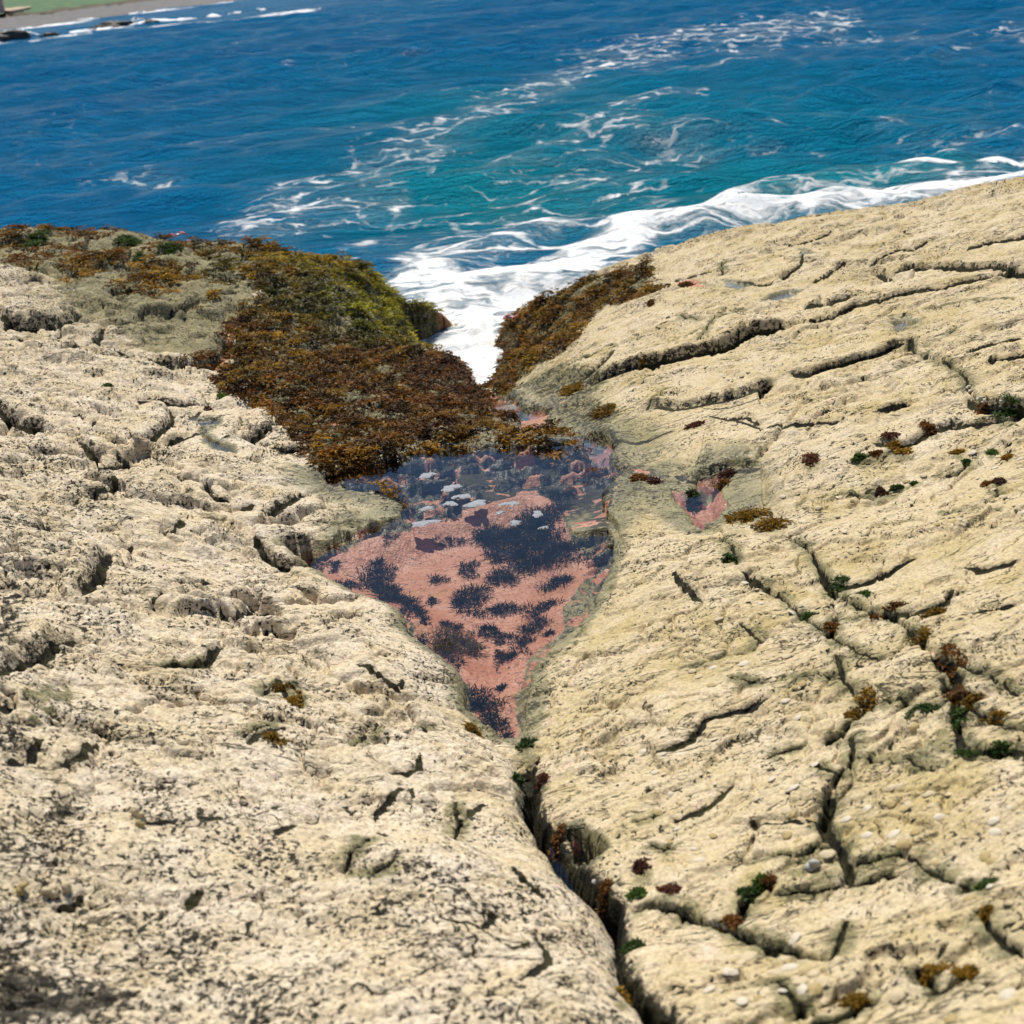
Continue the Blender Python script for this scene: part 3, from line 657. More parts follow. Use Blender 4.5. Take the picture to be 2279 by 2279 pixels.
# pools
PINK = np.zeros_like(Z)
STREAM = {}
NOWEED = []
WATER = {}
WETN = np.zeros_like(Z)
for name, (crop, pts, dep, soft) in POOLS.items():
    q = W(crop, pts)
    if name.endswith('channel'):
        pw = q[:, :2]
        sl = window(pw, .4)
        ins = inside(WX[sl], WY[sl], pw)
        d = pdist(WX[sl], WY[sl], pw)[0]
        Z[sl] = np.where(ins, BASE[sl] - .03 - .05 * sstep(0, .08, d) + .02 * n1[sl], np.maximum(np.minimum(Z[sl], BASE[sl] + .03 + .4 * d), BASE[sl] - .02 + .3 * np.minimum(d, .05)))
        i2 = inside(X[sl], Y[sl], pw) | (pdist(X[sl], Y[sl], pw)[0] < .04)
        STREAM[name] = (sl, i2)
        NOWEED.append(pw)
        WETN[sl] = np.maximum(WETN[sl], np.where(ins, 1, np.exp(-(d / .12) ** 2)))
        PINK[sl] = np.maximum(PINK[sl], np.where(ins, .8 * sstep(-.12, .1, fbm(SX[sl] * 5, TX[sl] * 9, 3, 82)), 0))
        DARK[sl] = np.maximum(DARK[sl], np.where(ins, .75, .55 * np.exp(-(d / .1) ** 2)))
        continue
    if name == 'crack':
        zw = q[:, 2].mean() - .19
    else:
        zw = np.sort(q[:, 2])[len(q) // 3] - .008
    if name == 'main':
        zw = 1.29
    pw = onplane(px(crop, pts), np.full(len(pts), zw))[:, :2]
    WATER[name] = (zw, pw)
    sl = window(pw, 1.3)
    x_, y_ = WX[sl], WY[sl]
    ins = inside(x_, y_, pw)
    d = pdist(x_, y_, pw)[0]
    zz = Z[sl]
    fl = zw - dep * sstep(0, soft, d) - .004
    big = name in ('main', 'upper channel', 'lower channel', 'side')
    rough_ = (.012 if big else .004) * n1[sl]
    zin = fl + rough_
    if name == 'main':
        ridge_ = fbm(SX[sl] * 5, TX[sl] * 13, 3, 81)
        topmask = np.maximum(sstep(1030, 930, PYG[sl]), .75 * sstep(1085, 1125, PXG[sl]) * sstep(1150, 1080, PYG[sl]))
        DARK[sl] = np.maximum(DARK[sl], np.where(ins, .8, .55 * np.exp(-(d / .16) ** 2)) * topmask)
        CRK[sl] = np.maximum(CRK[sl], np.where(ins, .62 * topmask, 0))
        zin = zin - .03 * topmask + topmask * (.062 * sstep(0, .6, ridge_) - .010)
    zout = np.maximum(zz, zw + .006 + .35 * np.minimum(d, .03) + .2 * np.maximum(n1[sl], 0) * np.minimum(d, .05))
    blend = np.exp(-(d / (.35 if big else .12)) ** 2)
    lowcap = zw + (.06 - .045 * sstep(1010, 960, PYG[sl]) * (name == 'main')) + d * ((.55 if big else .35) - .35 * sstep(1010, 960, PYG[sl]) * (name == 'main'))
    zo = np.where(zz > lowcap, lowcap + (zz - lowcap) * (1 - blend), np.where(d < (.3 if big else .12), zout, zz))
    if name == 'crack':
        zo = zz
    Z[sl] = np.where(ins, np.minimum(zin, np.where(name == 'crack', zw - .015, 9)), zo)
    WETN[sl] = np.maximum(WETN[sl], np.where(ins, 1, np.exp(-(d / ((.07 + .2 * sstep(1010, 960, PYG[sl])) if big else .035)) ** 2)))
    if big or name == 'crack':
        pk = np.where(ins, sstep(-.25, .05, fbm(x_ * 7, y_ * 7, 3, 82) + (.3 if name in ('side', 'crack') else .0)), 0)
        PINK[sl] = np.maximum(PINK[sl], pk * (sstep(900, 1000, PYG[sl]) * .0 + 1) * (.9 if name != 'main' else sstep(0.12, .3, fbm(SX[sl] * 6, TX[sl] * 14, 3, 83)) * .9))
    else:
        PINK[sl] = np.maximum(PINK[sl], np.where(ins, .35, 0))
PINK[CPINK[0]] = np.maximum(PINK[CPINK[0]], CPINK[1])
# deep basin with its pink floor
zw = WATER['main'][0]
dp = onplane(DEEP, np.full(len(DEEP), zw - .03))[:, :2]
sl = window(dp, .2)
ins = inside(WX[sl], WY[sl], dp)
d = pdist(WX[sl], WY[sl], dp)[0]
Z[sl] = np.where(ins, np.minimum(Z[sl], zw - .03 - .085 * sstep(0, .25, d) + .01 * n0[sl] + .003 * n1[sl]), Z[sl])
PINK[sl] = np.where(ins, sstep(0, .02, d) * (.82 + .3 * fbm(X[sl] * 6, Y[sl] * 6, 3, 84)), PINK[sl])
DEEPP = dp

def paint(arr, crop, pts, val, soft=.06):
    q = W(crop, pts)[:, :2]
    s_ = window(q, soft * 3)
    i_ = inside(WX[s_], WY[s_], q)
    d_ = pdist(WX[s_], WY[s_], q)[0]
    k = sstep(-soft * .6, soft, np.where(i_, d_, -d_) + soft * .8 * n1[s_])
    arr[s_] = np.maximum(arr[s_], val * k)

for crop, pts in [('D', [(1230, 1000), (1300, 970), (1380, 870), (1470, 780), (1510, 800), (1420, 900), (1330, 985), (1280, 1010)]),
                  ('E', [(620, 1240), (720, 1190), (780, 1220), (730, 1295), (650, 1285)]), ('E', [(1140, 485), (1240, 540), (1340, 600), (1230, 575)]),
                  ('E', [(1240, 440), (1400, 480), (1560, 530), (1585, 567), (1440, 565), (1330, 520)]), ('E', [(905, 935), (975, 940), (965, 1005), (920, 980)]),
                  ('E', [(1560, 1060), (1700, 1050), (1740, 1090), (1640, 1110)]), ('C', [(0, 800), (130, 790), (190, 840), (20, 830)]),
                  ('E', [(0, 690), (90, 640), (110, 660), (10, 760)]), ('F', [(680, 830), (750, 825), (740, 840), (690, 845)])]:
    paint(PINK, crop, pts, .8)

ALGAE = np.zeros_like(Z)
for cx, cy, rx, ry, v in [(230, 560, 260, 110, .75), (330, 620, 150, 60, .5), (1060, 740, 120, 70, .8), (1180, 830, 120, 70, .9), (1130, 1000, 50, 140, .9), (1010, 1290, 35, 120, .9), (1260, 890, 70, 40, .8),
                          (1390, 960, 40, 70, .7), (700, 980, 90, 40, .6), (1170, 930, 70, 50, .8), (660, 920, 120, 50, .5), (1450, 600, 120, 70, .2), (1400, 545, 90, 18, .5), (1700, 620, 60, 14, .7), (1460, 860, 500, 220, .18), (1250, 1380, 220, 240, .25), (1600, 1200, 240, 200, .22)]:
    ALGAE = np.maximum(ALGAE, v * blob(cx, cy, rx, ry))
ALGAE = np.maximum(ALGAE, .95 * np.minimum(WETN, 1))
ALGAE = np.maximum(ALGAE, .8 * STAIN)
CRK = np.maximum(CRK, .8 * SEAM0)
for crop, pts, v in [('I', [(150, 250), (270, 195), (360, 215), (440, 255), (380, 310), (250, 370), (160, 390), (140, 320)], 1.0), ('K', [(1430, 350), (1500, 280), (1600, 240), (1640, 400), (1500, 520), (1400, 480)], .95),
                     ('K', [(760, 960), (830, 900), (950, 830), (1060, 960), (1000, 1040), (850, 1070), (740, 1040)], .95), ('I', [(1400, 180), (1500, 190), (1580, 260), (1570, 330), (1510, 330), (1470, 230), (1380, 260)], 1.0),
                     ('N', [(0, 260), (130, 300), (300, 340), (440, 240), (560, 400), (680, 450), (560, 510), (420, 400), (220, 440), (60, 360)], .8), ('L', [(420, 920), (520, 920), (630, 1010), (560, 1020)], .8), ('D', [(-100, 150), (700, 130), (1300, 180), (1640, 300), (1600, 500), (1500, 800), (1330, 1000), (1000, 960), (700, 800), (480, 700), (300, 480), (150, 470), (-100, 430)], .82)]:
    paint(ALGAE, crop, pts, v)
for crop, pts, v in [('I', [(150, 860), (230, 720), (330, 670), (430, 690), (420, 800), (330, 880), (220, 890)], 1.0), ('I', [(0, 1560), (60, 1540), (150, 1620), (260, 1700), (400, 1740), (540, 1700), (700, 1780), (770, 1860), (700, 1932), (-100, 2050), (-100, 1600)], 1.0),
                     ('I', [(430, 1540), (560, 1510), (640, 1560), (520, 1620)], .6), ('H', [(0, 1100), (60, 1050), (140, 1120), (170, 1300), (120, 1500), (0, 1620)], .95), ('H', [(700, 1500), (800, 1450), (870, 1480), (740, 1550)], .6),
                     ('I', [(0, 220), (70, 260), (150, 370), (180, 450), (80, 530), (0, 570)], .7), ('H', [(1000, 1060), (1150, 1030), (1290, 990), (1330, 1040), (1220, 1140), (1130, 1120)], .6),
                     ('H', [(0, 650), (110, 740), (170, 860), (90, 960), (0, 1000)], .4), ('H', [(150, 900), (320, 900), (500, 1000), (420, 1080), (200, 1060)], .35)]:
    paint(DARK, crop, pts, v, .05)
# dark ridged patches on the left blocks
for cx, cy, rx, ry, v in [(420, 655, 160, 60, .55), (60, 720, 120, 60, .45), (150, 600, 110, 50, .35)]:
    DARK = np.maximum(DARK, v * blob(cx, cy, rx, ry) * sstep(-.1, .4, rid - .7))

for crop, pts in [('M', [(415, 700), (440, 640), (430, 600), (500, 560), (470, 540), (440, 500), (480, 470), (560, 472), (640, 478), (700, 498), (790, 542), (830, 568), (905, 594), (880, 610), (775, 626), (800, 642), (862, 662), (886, 692), (905, 722),
           (935, 752), (978, 795), (1000, 822), (985, 850), (930, 850), (860, 862), (740, 872), (690, 892), (640, 895), (600, 888), (570, 848), (525, 800), (500, 770), (412, 735)]),
                  ('F', [(900, 0), (1000, -10), (1200, -10), (1260, 10), (1240, 60), (1340, 110), (1240, 160), (1150, 180), (1000, 210), (880, 290), (820, 400), (740, 480), (640, 540), (520, 620), (480, 650), (420, 690), (360, 770), (210, 720),
           (200, 660), (260, 560), (255, 470), (290, 370), (360, 300), (500, 210), (640, 130), (760, 70)]),
                  ('F', [(0, 1080), (200, 1100), (420, 1040), (600, 970), (700, 1010), (800, 1080), (860, 1170), (830, 1220), (640, 1230), (520, 1190), (250, 1190), (0, 1200)]),
                  ('D', [(340, 400), (500, 370), (700, 350), (850, 380), (1100, 370), (1130, 440), (1100, 530), (950, 550), (850, 500), (700, 470), (560, 470), (360, 440)])]:
    paint(ALGAE, crop, pts, 1.0, .08)
    paint(DARK, crop, pts, .5, .08)
for crop, pts, v in [('F', [(-300, 1120), (0, 1090), (480, 990), (700, 1000), (880, 1160), (1010, 1220), (1310, 1360), (1360, 1500), (1150, 1480), (950, 1560), (900, 1700), (780, 1560), (720, 1260), (500, 1190), (0, 1260), (-300, 1250)], .44),
                     ('G', [(1560, 180), (1700, 150), (1900, 300), (1900, 560), (1940, 720), (1800, 800), (1740, 960), (1600, 1120), (1500, 1260), (1480, 1480), (1400, 1600), (1340, 1610), (1400, 1300), (1660, 900), (1790, 620), (1640, 300)], .25),
                     ('F', [(420, 690), (560, 640), (900, 600), (1000, 680), (900, 760), (1100, 850), (1000, 1000), (960, 1060), (640, 980), (600, 860), (360, 780)], .58)]:
    paint(ALGAE, crop, pts, .95, .08)
    paint(DARK, crop, pts, v, .08)
for crop, x, y, rx, ry, col, lab in TUFTS:
    (cx, cy), k_ = px(crop, [(x, y)])[0], CROPS[crop][2] / CROPS[crop][3] * 1932 / 2279
    if crop in 'KLSJ':
        ALGAE = np.maximum(ALGAE, .78 * blob(cx, cy, rx * k_ * 1.5 + 6, ry * k_ * 1.5 + 5))
# the sea drop
inland = inside(X, Y, land_poly)
ds = pdist(X, Y, shore2)[0]
s = np.where(inland, -ds, ds)
Z = np.where(s > 0, np.minimum(Z, BASE + .02) - .35 * s - .9 * s * s, Z - .05 * np.exp(s / .12))
Z = np.maximum(Z, -1.2)
# inlet bed: cut down until the white water can be seen from the standpoint
SURGE = []
_ip = INLET
ipw = onplane(_ip, np.full(len(_ip), .40))[:, :2]
sl = window(ipw, .6)
ins = inside(WX[sl], WY[sl], ipw)
d = pdist(WX[sl], WY[sl], ipw)[0]
Z[sl] = np.where(ins, np.minimum(Z[sl], .38 - .5 * np.minimum(d, .5)), Z[sl])
wide = trace([(820, 560), (985, 560), (985, 790), (820, 790)])[:, :2]
sl = window(np.vstack([wide, ipw]), .8)
for _ in range(5):
    u_, v_ = project(X[sl], Y[sl], Z[sl])
    hit = inside(u_ + 5 * w3[sl], v_ + 5 * w4[sl], (INLET - INLET.mean(0)) * 1.1 + INLET.mean(0)) & (Z[sl] > .16)
    Z[sl] = np.where(hit, .12 + .03 * w3[sl], Z[sl])

# no fins: nothing stands out sideways as a thin blade
kk = 9
pad = np.pad(Z, ((0, 0), (kk, kk)), mode='edge').astype(np.float64)
cs = np.cumsum(np.pad(pad, ((0, 0), (1, 0))), 1)
blur = (cs[:, 2 * kk + 1:] - cs[:, :-2 * kk - 1]) / (2 * kk + 1)
Z = np.minimum(Z, blur + .016).astype(F32)
del pad, cs, blur
# slope for bare faces and for planting
gz_r = np.gradient(Z, axis=0) / np.gradient(rr)[:, None]
gz_a = np.gradient(Z, axis=1) / (rr[:, None] * (aa[1] - aa[0]))
SLOPE = np.hypot(gz_r, gz_a).astype(F32)
DARK = np.maximum(DARK, .38 * sstep(1.8, 3.6, SLOPE))
CRK = np.maximum(CRK, .75 * pit)
DARK = np.clip(DARK + .16 * SEAM * sstep(-.3, .5, w1), 0, 1)

SPECK = np.clip(.32 + .14 * LEFT + .13 * LEFT * sstep(1300, 1700, PYG) + .12 * n0 + .25 * blob(100, 1850, 600, 260) + .2 * blob(60, 1100, 220, 260) - .2 * blob(350, 1000, 180, 120) - .15 * blob(800, 1500, 260, 300) + .1 * blob(1850, 1750, 250, 250), 0, 1)
# ------------------------------------------------------------------ mesh + material helpers
def grid_mesh(name, x, y, z, attrs):
    nr, nt = x.shape
    co = np.stack([x, y, z], -1).reshape(-1, 3).astype(F32)
    idx = np.arange(nr * nt, dtype=np.int32).reshape(nr, nt)
    q = np.stack([idx[:-1, :-1], idx[:-1, 1:], idx[1:, 1:], idx[1:, :-1]], -1).reshape(-1, 4)
    return raw_mesh(name, co, q, attrs)

def raw_mesh(name, co, q, attrs=None, smooth=True):
    me = bpy.data.meshes.new(name)
    me.vertices.add(len(co))
    me.vertices.foreach_set('co', np.ascontiguousarray(co, F32).ravel())
    me.loops.add(q.size)
    me.loops.foreach_set('vertex_index', np.ascontiguousarray(q, np.int32).ravel())
    me.polygons.add(len(q))
    me.polygons.foreach_set('loop_start', np.arange(0, q.size, q.shape[1], dtype=np.int32))
    me.polygons.foreach_set('use_smooth', np.full(len(q), smooth))
    me.update(calc_edges=True)
    for k, v in (attrs or {}).items():
        v = np.ascontiguousarray(v, F32)
        if v.ndim >= 2 and v.shape[-1] == 4:
            a = me.attributes.new(k, 'FLOAT_COLOR', 'POINT')
            a.data.foreach_set('color', v.ravel())
        else:
            a = me.attributes.new(k, 'FLOAT', 'POINT')
            a.data.foreach_set('value', v.ravel())
    return me

def link(name, me, mat=None, parent=None, loc=None, **props):
    o = bpy.data.objects.new(name, me)
    COL.objects.link(o)
    if mat is not None:
        me.materials.append(mat)
    if parent is not None:
        o.parent = parent
    if loc is not None:
        o.location = loc
    for k, v in props.items():
        o[k] = v
    return o

def empty(name, loc, **props):
    o = bpy.data.objects.new(name, None)
    o.empty_display_size = .05
    COL.objects.link(o)
    o.location = loc
    for k, v in props.items():
        o[k] = v
    return o

class NT_:
    def __init__(self, name):
        self.mat = bpy.data.materials.new(name)
        self.mat.use_nodes = True
        self.t = self.mat.node_tree
        self.t.nodes.clear()
        self.out = self.t.nodes.new('ShaderNodeOutputMaterial')
    def n(self, typ, ins=None, **kw):
        nd = self.t.nodes.new('ShaderNode' + typ)
        for k, v in kw.items():
            setattr(nd, k, v)
        for k, v in (ins or {}).items():
            self.set(nd, k, v)
        return nd
    def set(self, nd, k, v):
        s = nd.inputs[k]
        if isinstance(v, bpy.types.NodeSocket):
            self.t.links.new(v, s)
        elif isinstance(v, tuple) and len(v) == 3 and s.type == 'RGBA':
            s.default_value = (*v, 1)
        else:
            s.default_value = v
    def attr(self, name, out='Fac'):
        return self.n('Attribute', attribute_name=name).outputs[out]
    def math(self, op, a, b=0.0, c=None, clamp=False):
        nd = self.n('Math', operation=op, use_clamp=clamp)
        self.set(nd, 0, a); self.set(nd, 1, b)
        if c is not None:
            self.set(nd, 2, c)
        return nd.outputs[0]
    def mix(self, f, a, b, blend='MIX'):
        nd = self.n('Mix', data_type='RGBA', blend_type=blend)
        self.set(nd, 0, f); self.set(nd, 6, a); self.set(nd, 7, b)
        return nd.outputs[2]
    def ss(self, v, a, b, lo=0.0, hi=1.0):
        nd = self.n('MapRange', interpolation_type='SMOOTHSTEP')
        for i, q in enumerate((v, a, b, lo, hi)):
            self.set(nd, i, q)
        return nd.outputs[0]
    def noise(self, scale, detail=3, rough=.5, vec=None, out='Fac', dist=0.0):
        nd = self.n('TexNoise', {'Scale': scale, 'Detail': detail, 'Roughness': rough, 'Distortion': dist})
        if vec is not None:
            self.set(nd, 'Vector', vec)
        return nd.outputs[out]
    def voro(self, scale, feature='F1', vec=None, out='Distance', rand=1.0):
        nd = self.n('TexVoronoi', {'Scale': scale, 'Randomness': rand}, feature=feature)
        if vec is not None:
            self.set(nd, 'Vector', vec)
        return nd.outputs[out]
    def pos(self):
        return self.n('NewGeometry').outputs['Position']
    def bump(self, h, strength, dist, normal=None):
        nd = self.n('Bump', {'Height': h, 'Strength': strength, 'Distance': dist})
        if normal is not None:
            self.set(nd, 'Normal', normal)
        return nd.outputs[0]
    def bsdf(self, **ins):
        return self.n('BsdfPrincipled', {k.replace('_', ' '): v for k, v in ins.items()}).outputs[0]
    def finish(self, sh):
        self.t.links.new(sh, self.out.inputs['Surface'])
        return self.mat

# ------------------------------------------------------------------ rock
def rock_material():
    k = NT_('barnacle_rock')
    p = k.pos()
    A, B = k.n('Attribute', attribute_name='maskA'), k.n('Attribute', attribute_name='maskB')
    sa = k.n('SeparateColor', {0: A.outputs['Color']})
    sb = k.n('SeparateColor', {0: B.outputs['Color']})
    pink, dark, algae = sa.outputs[0], sa.outputs[1], sa.outputs[2]
    crk = A.outputs['Alpha']
    left, speck, wet = sb.outputs[0], sb.outputs[1], sb.outputs[2]
    big = k.noise(1.7, 3, .55, p)
    mid = k.noise(7, 4, .6, p)
    fine = k.noise(34, 5, .68, p)
    tiny = k.noise(120, 3, .6, p)
    # barnacle crust
    tan = k.mix(k.ss(mid, .35, .68), (.53, .43, .245), (.59, .495, .33))
    pale = k.mix(k.ss(mid, .35, .65), (.64, .535, .37), (.69, .60, .475))
    base = k.mix(k.math('ADD', k.math('MULTIPLY', left, .75), k.math('MULTIPLY', k.ss(big, .4, .65), .35), clamp=True), tan, pale)
    ochre = k.ss(k.noise(3.1, 4, .65, p), .50, .68)
    base = k.mix(k.math('MULTIPLY', k.math('MULTIPLY', ochre, .6), k.math('SUBTRACT', 1.0, k.math('MULTIPLY', left, .65))), base, (.44, .345, .135))
    base = k.mix(k.math('MULTIPLY', k.ss(k.noise(16, 3, .6, p), .56, .72), .45), base, (.66, .50, .40))
    cell = k.n('TexVoronoi', {'Scale': 95.0, 'Vector': p}, feature='F1')
    cellc = k.n('SeparateColor', {0: cell.outputs['Color']})
    base = k.mix(1.0, base, k.mix(cellc.outputs[0], (.87, .86, .84), (1.05, 1.05, 1.05)), 'MULTIPLY')
    gap = k.ss(cell.outputs['Distance'], .42, .75)
    base = k.mix(k.math('MULTIPLY', gap, .3), base, (.16, .13, .075))
    # dark lichen-black flecks where barnacles have come away
    wv = k.n('Mapping', {'Vector': p, 'Scale': (1.0, .8, 1.3)}).outputs[0]
    wv2 = k.n('VectorMath', {0: wv, 1: k.n('VectorMath', {0: k.noise(40, 2, .5, p, 'Color'), 1: (.03, .03, .03)}, operation='MULTIPLY').outputs[0]}, operation='ADD').outputs[0]
    fl = k.noise(70, 4, .64, wv2)
    clus = k.noise(4.5, 3, .6, p)
    th = k.math('SUBTRACT', .735, k.math('MULTIPLY', speck, .20))
    th = k.math('SUBTRACT', th, k.math('MULTIPLY', k.ss(clus, .38, .68), .11))
    flk = k.ss(k.math('SUBTRACT', fl, th), -.012, .022)
    rockd = k.mix(k.ss(fine, .35, .65), (.016, .015, .012), (.055, .048, .034))
    # flecks of crust left; the mask mixes painted shade with bare rock
    keep = k.ss(k.noise(42, 3, .6, wv2), .49, .53)
    dk = k.ss(k.math('ADD', dark, k.math('MULTIPLY', k.math('SUBTRACT', k.noise(30, 4, .7, p), .5), .9)), .36, .60)
    bare_shade = k.math('MULTIPLY', dk, k.math('SUBTRACT', 1.0, k.math('MULTIPLY', keep, k.math('SUBTRACT', 1.0, k.math('MULTIPLY', k.ss(dark, .75, 1.0), .8)))))
    # hairlines along the bedding
    ang = math.atan2(sd[1], sd[0])
    hv = k.n('Mapping', {'Vector': p, 'Rotation': (0, 0, -ang), 'Scale': (1.1, 3.4, 3.0)}, vector_type='POINT').outputs[0]
    hn = k.noise(2.6, 5, .62, hv, dist=.6)
    hair = k.math('SUBTRACT', 1.0, k.ss(k.math('ABSOLUTE', k.math('SUBTRACT', hn, .5)), .0035, .013))
    hair = k.math('MULTIPLY', hair, k.ss(k.noise(2.1, 3, .6, p), .38, .50))
    ck = k.ss(k.math('ADD', crk, k.math('MULTIPLY', k.math('SUBTRACT', k.noise(40, 4, .7, p), .5), .7)), .38, .55)
    ck = k.math('MAXIMUM', ck, k.math('MULTIPLY', hair, .85))
    # olive film
    algae = k.math('MAXIMUM', algae, k.math('MULTIPLY', k.math('MULTIPLY', k.ss(k.noise(1.15, 5, .68, p), .53, .72), .42), k.math('SUBTRACT', 1.0, left)))
    alg = k.ss(k.math('ADD', algae, k.math('MULTIPLY', k.math('SUBTRACT', fine, .5), 1.1)), .30, .85)
    film = k.mix(k.ss(k.noise(11, 4, .6, p), .38, .62), (.205, .185, .085), (.10, .10, .048))
    film = k.mix(k.ss(tiny, .5, .7), film, (.33, .29, .16))
    col = k.mix(k.math('MULTIPLY', alg, .88), base, film)
    col = k.mix(flk, col, rockd)
    col = k.mix(bare_shade, col, rockd)
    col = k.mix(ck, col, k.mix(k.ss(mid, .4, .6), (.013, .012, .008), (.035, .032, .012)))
    # coralline pink under water
    pkc = k.mix(k.ss(mid, .35, .65), (.43, .19, .125), (.49, .245, .175))
    pkc = k.mix(k.ss(k.noise(5, 3, .6, p), .5, .66), pkc, (.42, .21, .12))
    pkc = k.mix(k.ss(k.noise(70, 2, .5, p), .60, .70), pkc, (.10, .05, .05))
    pk = k.ss(k.math('ADD', pink, k.math('MULTIPLY', k.math('SUBTRACT', k.noise(26, 4, .65, p), .5), .7)), .35, .55)
    col = k.mix(pk, col, pkc)
    h = k.math('ADD', k.math('MULTIPLY', k.math('SUBTRACT', 1.0, cell.outputs['Distance']), .5), k.math('MULTIPLY', fine, 1.2))
    h = k.math('SUBTRACT', h, k.math('MULTIPLY', flk, .9))
    h = k.math('ADD', h, k.math('MULTIPLY', keep, k.math('MULTIPLY', dk, .8)))
    h = k.math('SUBTRACT', h, k.math('MULTIPLY', hair, 1.5))
    nrm = k.bump(h, .55, .008)
    rough = k.math('SUBTRACT', .93, k.math('MULTIPLY', wet, .5))
    return k.finish(k.bsdf(Base_Color=col, Roughness=rough, Normal=nrm, Specular_IOR_Level=.25))

ones = np.ones_like(Z)
mA = np.stack([np.clip(PINK, 0, 1), DARK, np.clip(ALGAE, 0, 1), np.clip(CRK, 0, 1)], -1)
mB = np.stack([LEFT, SPECK, np.clip(WETN, 0, 1), ones], -1)
rock = link('rock_shelf', grid_mesh('rock_shelf', X, Y, Z, {'maskA': mA, 'maskB': mB}), rock_material(), kind='structure')
del mA, mB

# ------------------------------------------------------------------ sea
SNR, SNT = 1700, 1100
srr = np.exp(np.linspace(math.log(7.5), math.log(4200), SNR))
saa = np.linspace(math.radians(-44), math.radians(44), SNT)
sx = srr[:, None] * np.sin(saa)[None]
sy = srr[:, None] * np.cos(saa)[None]
sg = onplane([(912, 705), (905, 670), (893, 600), (860, 570)], np.array([.42, .41, .36, .2]))
surge = np.zeros_like(sx)
for (cx_, cy_, z_), r_ in zip(sg, (.9, 1.0, 1.0, 1.2)):
    surge = np.maximum(surge, z_ * np.exp(-(((sx - cx_) ** 2 + (sy - cy_) ** 2) / r_ ** 2) ** 1.5))
spx, spy = project(sx, sy, surge)
far_fade = np.exp(-(srr / 900.0) ** 2)[:, None]
wr = np.random.default_rng(21)
h = np.zeros_like(sx)
dxh = np.zeros_like(sx)
dyh = np.zeros_like(sx)
gx = pn(sx * .06, sy * .06, 5) * 2.2
gy = pn(sx * .06, sy * .06, 6) * 2.2
main_dir = math.radians(-82)
cell_r = (srr * (math.log(4200 / 7.5) / SNR))[:, None]
for i in range(64):
    lam = .75 * (13 / .75) ** (i / 63.0) * wr.uniform(.85, 1.15)
    a = main_dir + wr.normal(0, .22 + .25 * (1 - i / 63.0))
    kx, ky = math.cos(a) * 2 * math.pi / lam, math.sin(a) * 2 * math.pi / lam
    amp = .0122 * lam ** .66 * (1 if lam < 5 else .6)
    ph = kx * (sx + gx) + ky * (sy + gy) + wr.uniform(0, 6.28)
    ok = amp * sstep(2.2, 4.5, lam / cell_r)
    c_, s_ = np.cos(ph), np.sin(ph)
    h += ok * c_
    dxh -= .22 * ok * s_ * math.cos(a)
    dyh -= .22 * ok * s_ * math.sin(a)
gust = .75 + .5 * sstep(-.5, .6, fbm(sx * .05, sy * .09, 3, 91))
gust = gust * (1 - .72 * sstep(60, 130, srr))[:, None]
h, dxh, dyh = h * gust, dxh * gust, dyh * gust
# ridge of the wave rearing at the foot of the right-hand slab
def local(cx, cy, rx, ry):
    return np.exp(-(((spx - cx) / rx) ** 2 + ((spy - cy) / ry) ** 2))
shorez = sstep(24, 14, srr)[:, None]
ridge_line = onplane([(1180, 440), (1290, 418), (1380, 392), (1500, 360), (1620, 346), (1720, 338), (1850, 322), (1990, 300)], np.zeros(8))[:, :2]
rd, rs, ra = pdist(sx, sy, ridge_line)
rv = rd * rs
prof = np.where(rv < 0, np.exp(-(rv / .42) ** 2), np.exp(-(rv / 1.1) ** 2))
wb = 1 + .4 * pn(sx * 1.1, sy * 1.1, 14)
rear = prof * sstep(0, .2, ra) * sstep(1, .85, ra)
rear = rear * sstep(1290, 1400, spx)
h += .20 * rear * wb
# surge pushed up into the inlet
calm = 1 - .8 * sstep(.05, .3, surge)
h = h * calm + surge * 1.06
dxh *= calm
dyh *= calm

# foam
FO = np.zeros_like(h)
def fb(cx, cy, rx, ry, v):
    global FO
    FO = np.maximum(FO, v * local(cx, cy, rx, ry))
def fband(pts, half, v, taper=.15):
    global FO
    P_ = np.array(pts, float)
    s_ = (spx > P_[:, 0].min() - 3 * half) & (spx < P_[:, 0].max() + 3 * half) & (spy > P_[:, 1].min() - 3 * half) & (spy < P_[:, 1].max() + 3 * half)
    d_, _, a_ = pdist(spx[s_], spy[s_], P_)
    FO[s_] = np.maximum(FO[s_], v * np.exp(-(d_ / half) ** 2) )
fband([(905, 720), (905, 640), (900, 590), (960, 560), (1100, 500), (1250, 450), (1400, 425), (1600, 395), (1800, 365), (1950, 330)], 34, .88, .02)
fband([(915, 725), (905, 640), (895, 590)], 46, 1.15, .02)
fband([(870, 640), (840, 575), (800, 545)], 40, .85, .1)
fband([(800, 520), (900, 500), (1000, 475), (1100, 440), (1250, 395)], 62, .62, .1)
fband([(1180, 425), (1300, 402), (1400, 392), (1500, 375), (1620, 362), (1720, 352), (1830, 340)], 20, .68, .1)
fband([(1860, 335), (1950, 300)], 26, .95, .1)
fband([(430, 430), (520, 395), (620, 335), (800, 262), (950, 205), (1100, 132), (1300, 72), (1600, 48)], 46, .50, .05)
fband([(560, 400), (700, 345), (900, 285)], 44, .42)
fband([(500, 425), (640, 395), (760, 385)], 38, .5)
fband([(940, 330), (1060, 300), (1200, 280)], 34, .46)
fband([(1010, 260), (1180, 230), (1320, 236)], 18, .52)
fband([(700, 470), (900, 400), (1100, 350), (1320, 300)], 70, .44)
fband([(1150, 200), (1210, 190), (1260, 180), (1330, 176)], 12, .56)
fband([(1300, 65), (1500, 52), (1660, 72)], 22, .46)
fband([(1580, 80), (1800, 70), (1932, 78)], 20, .42)
fband([(1660, 265), (1800, 280), (1932, 255)], 30, .42)
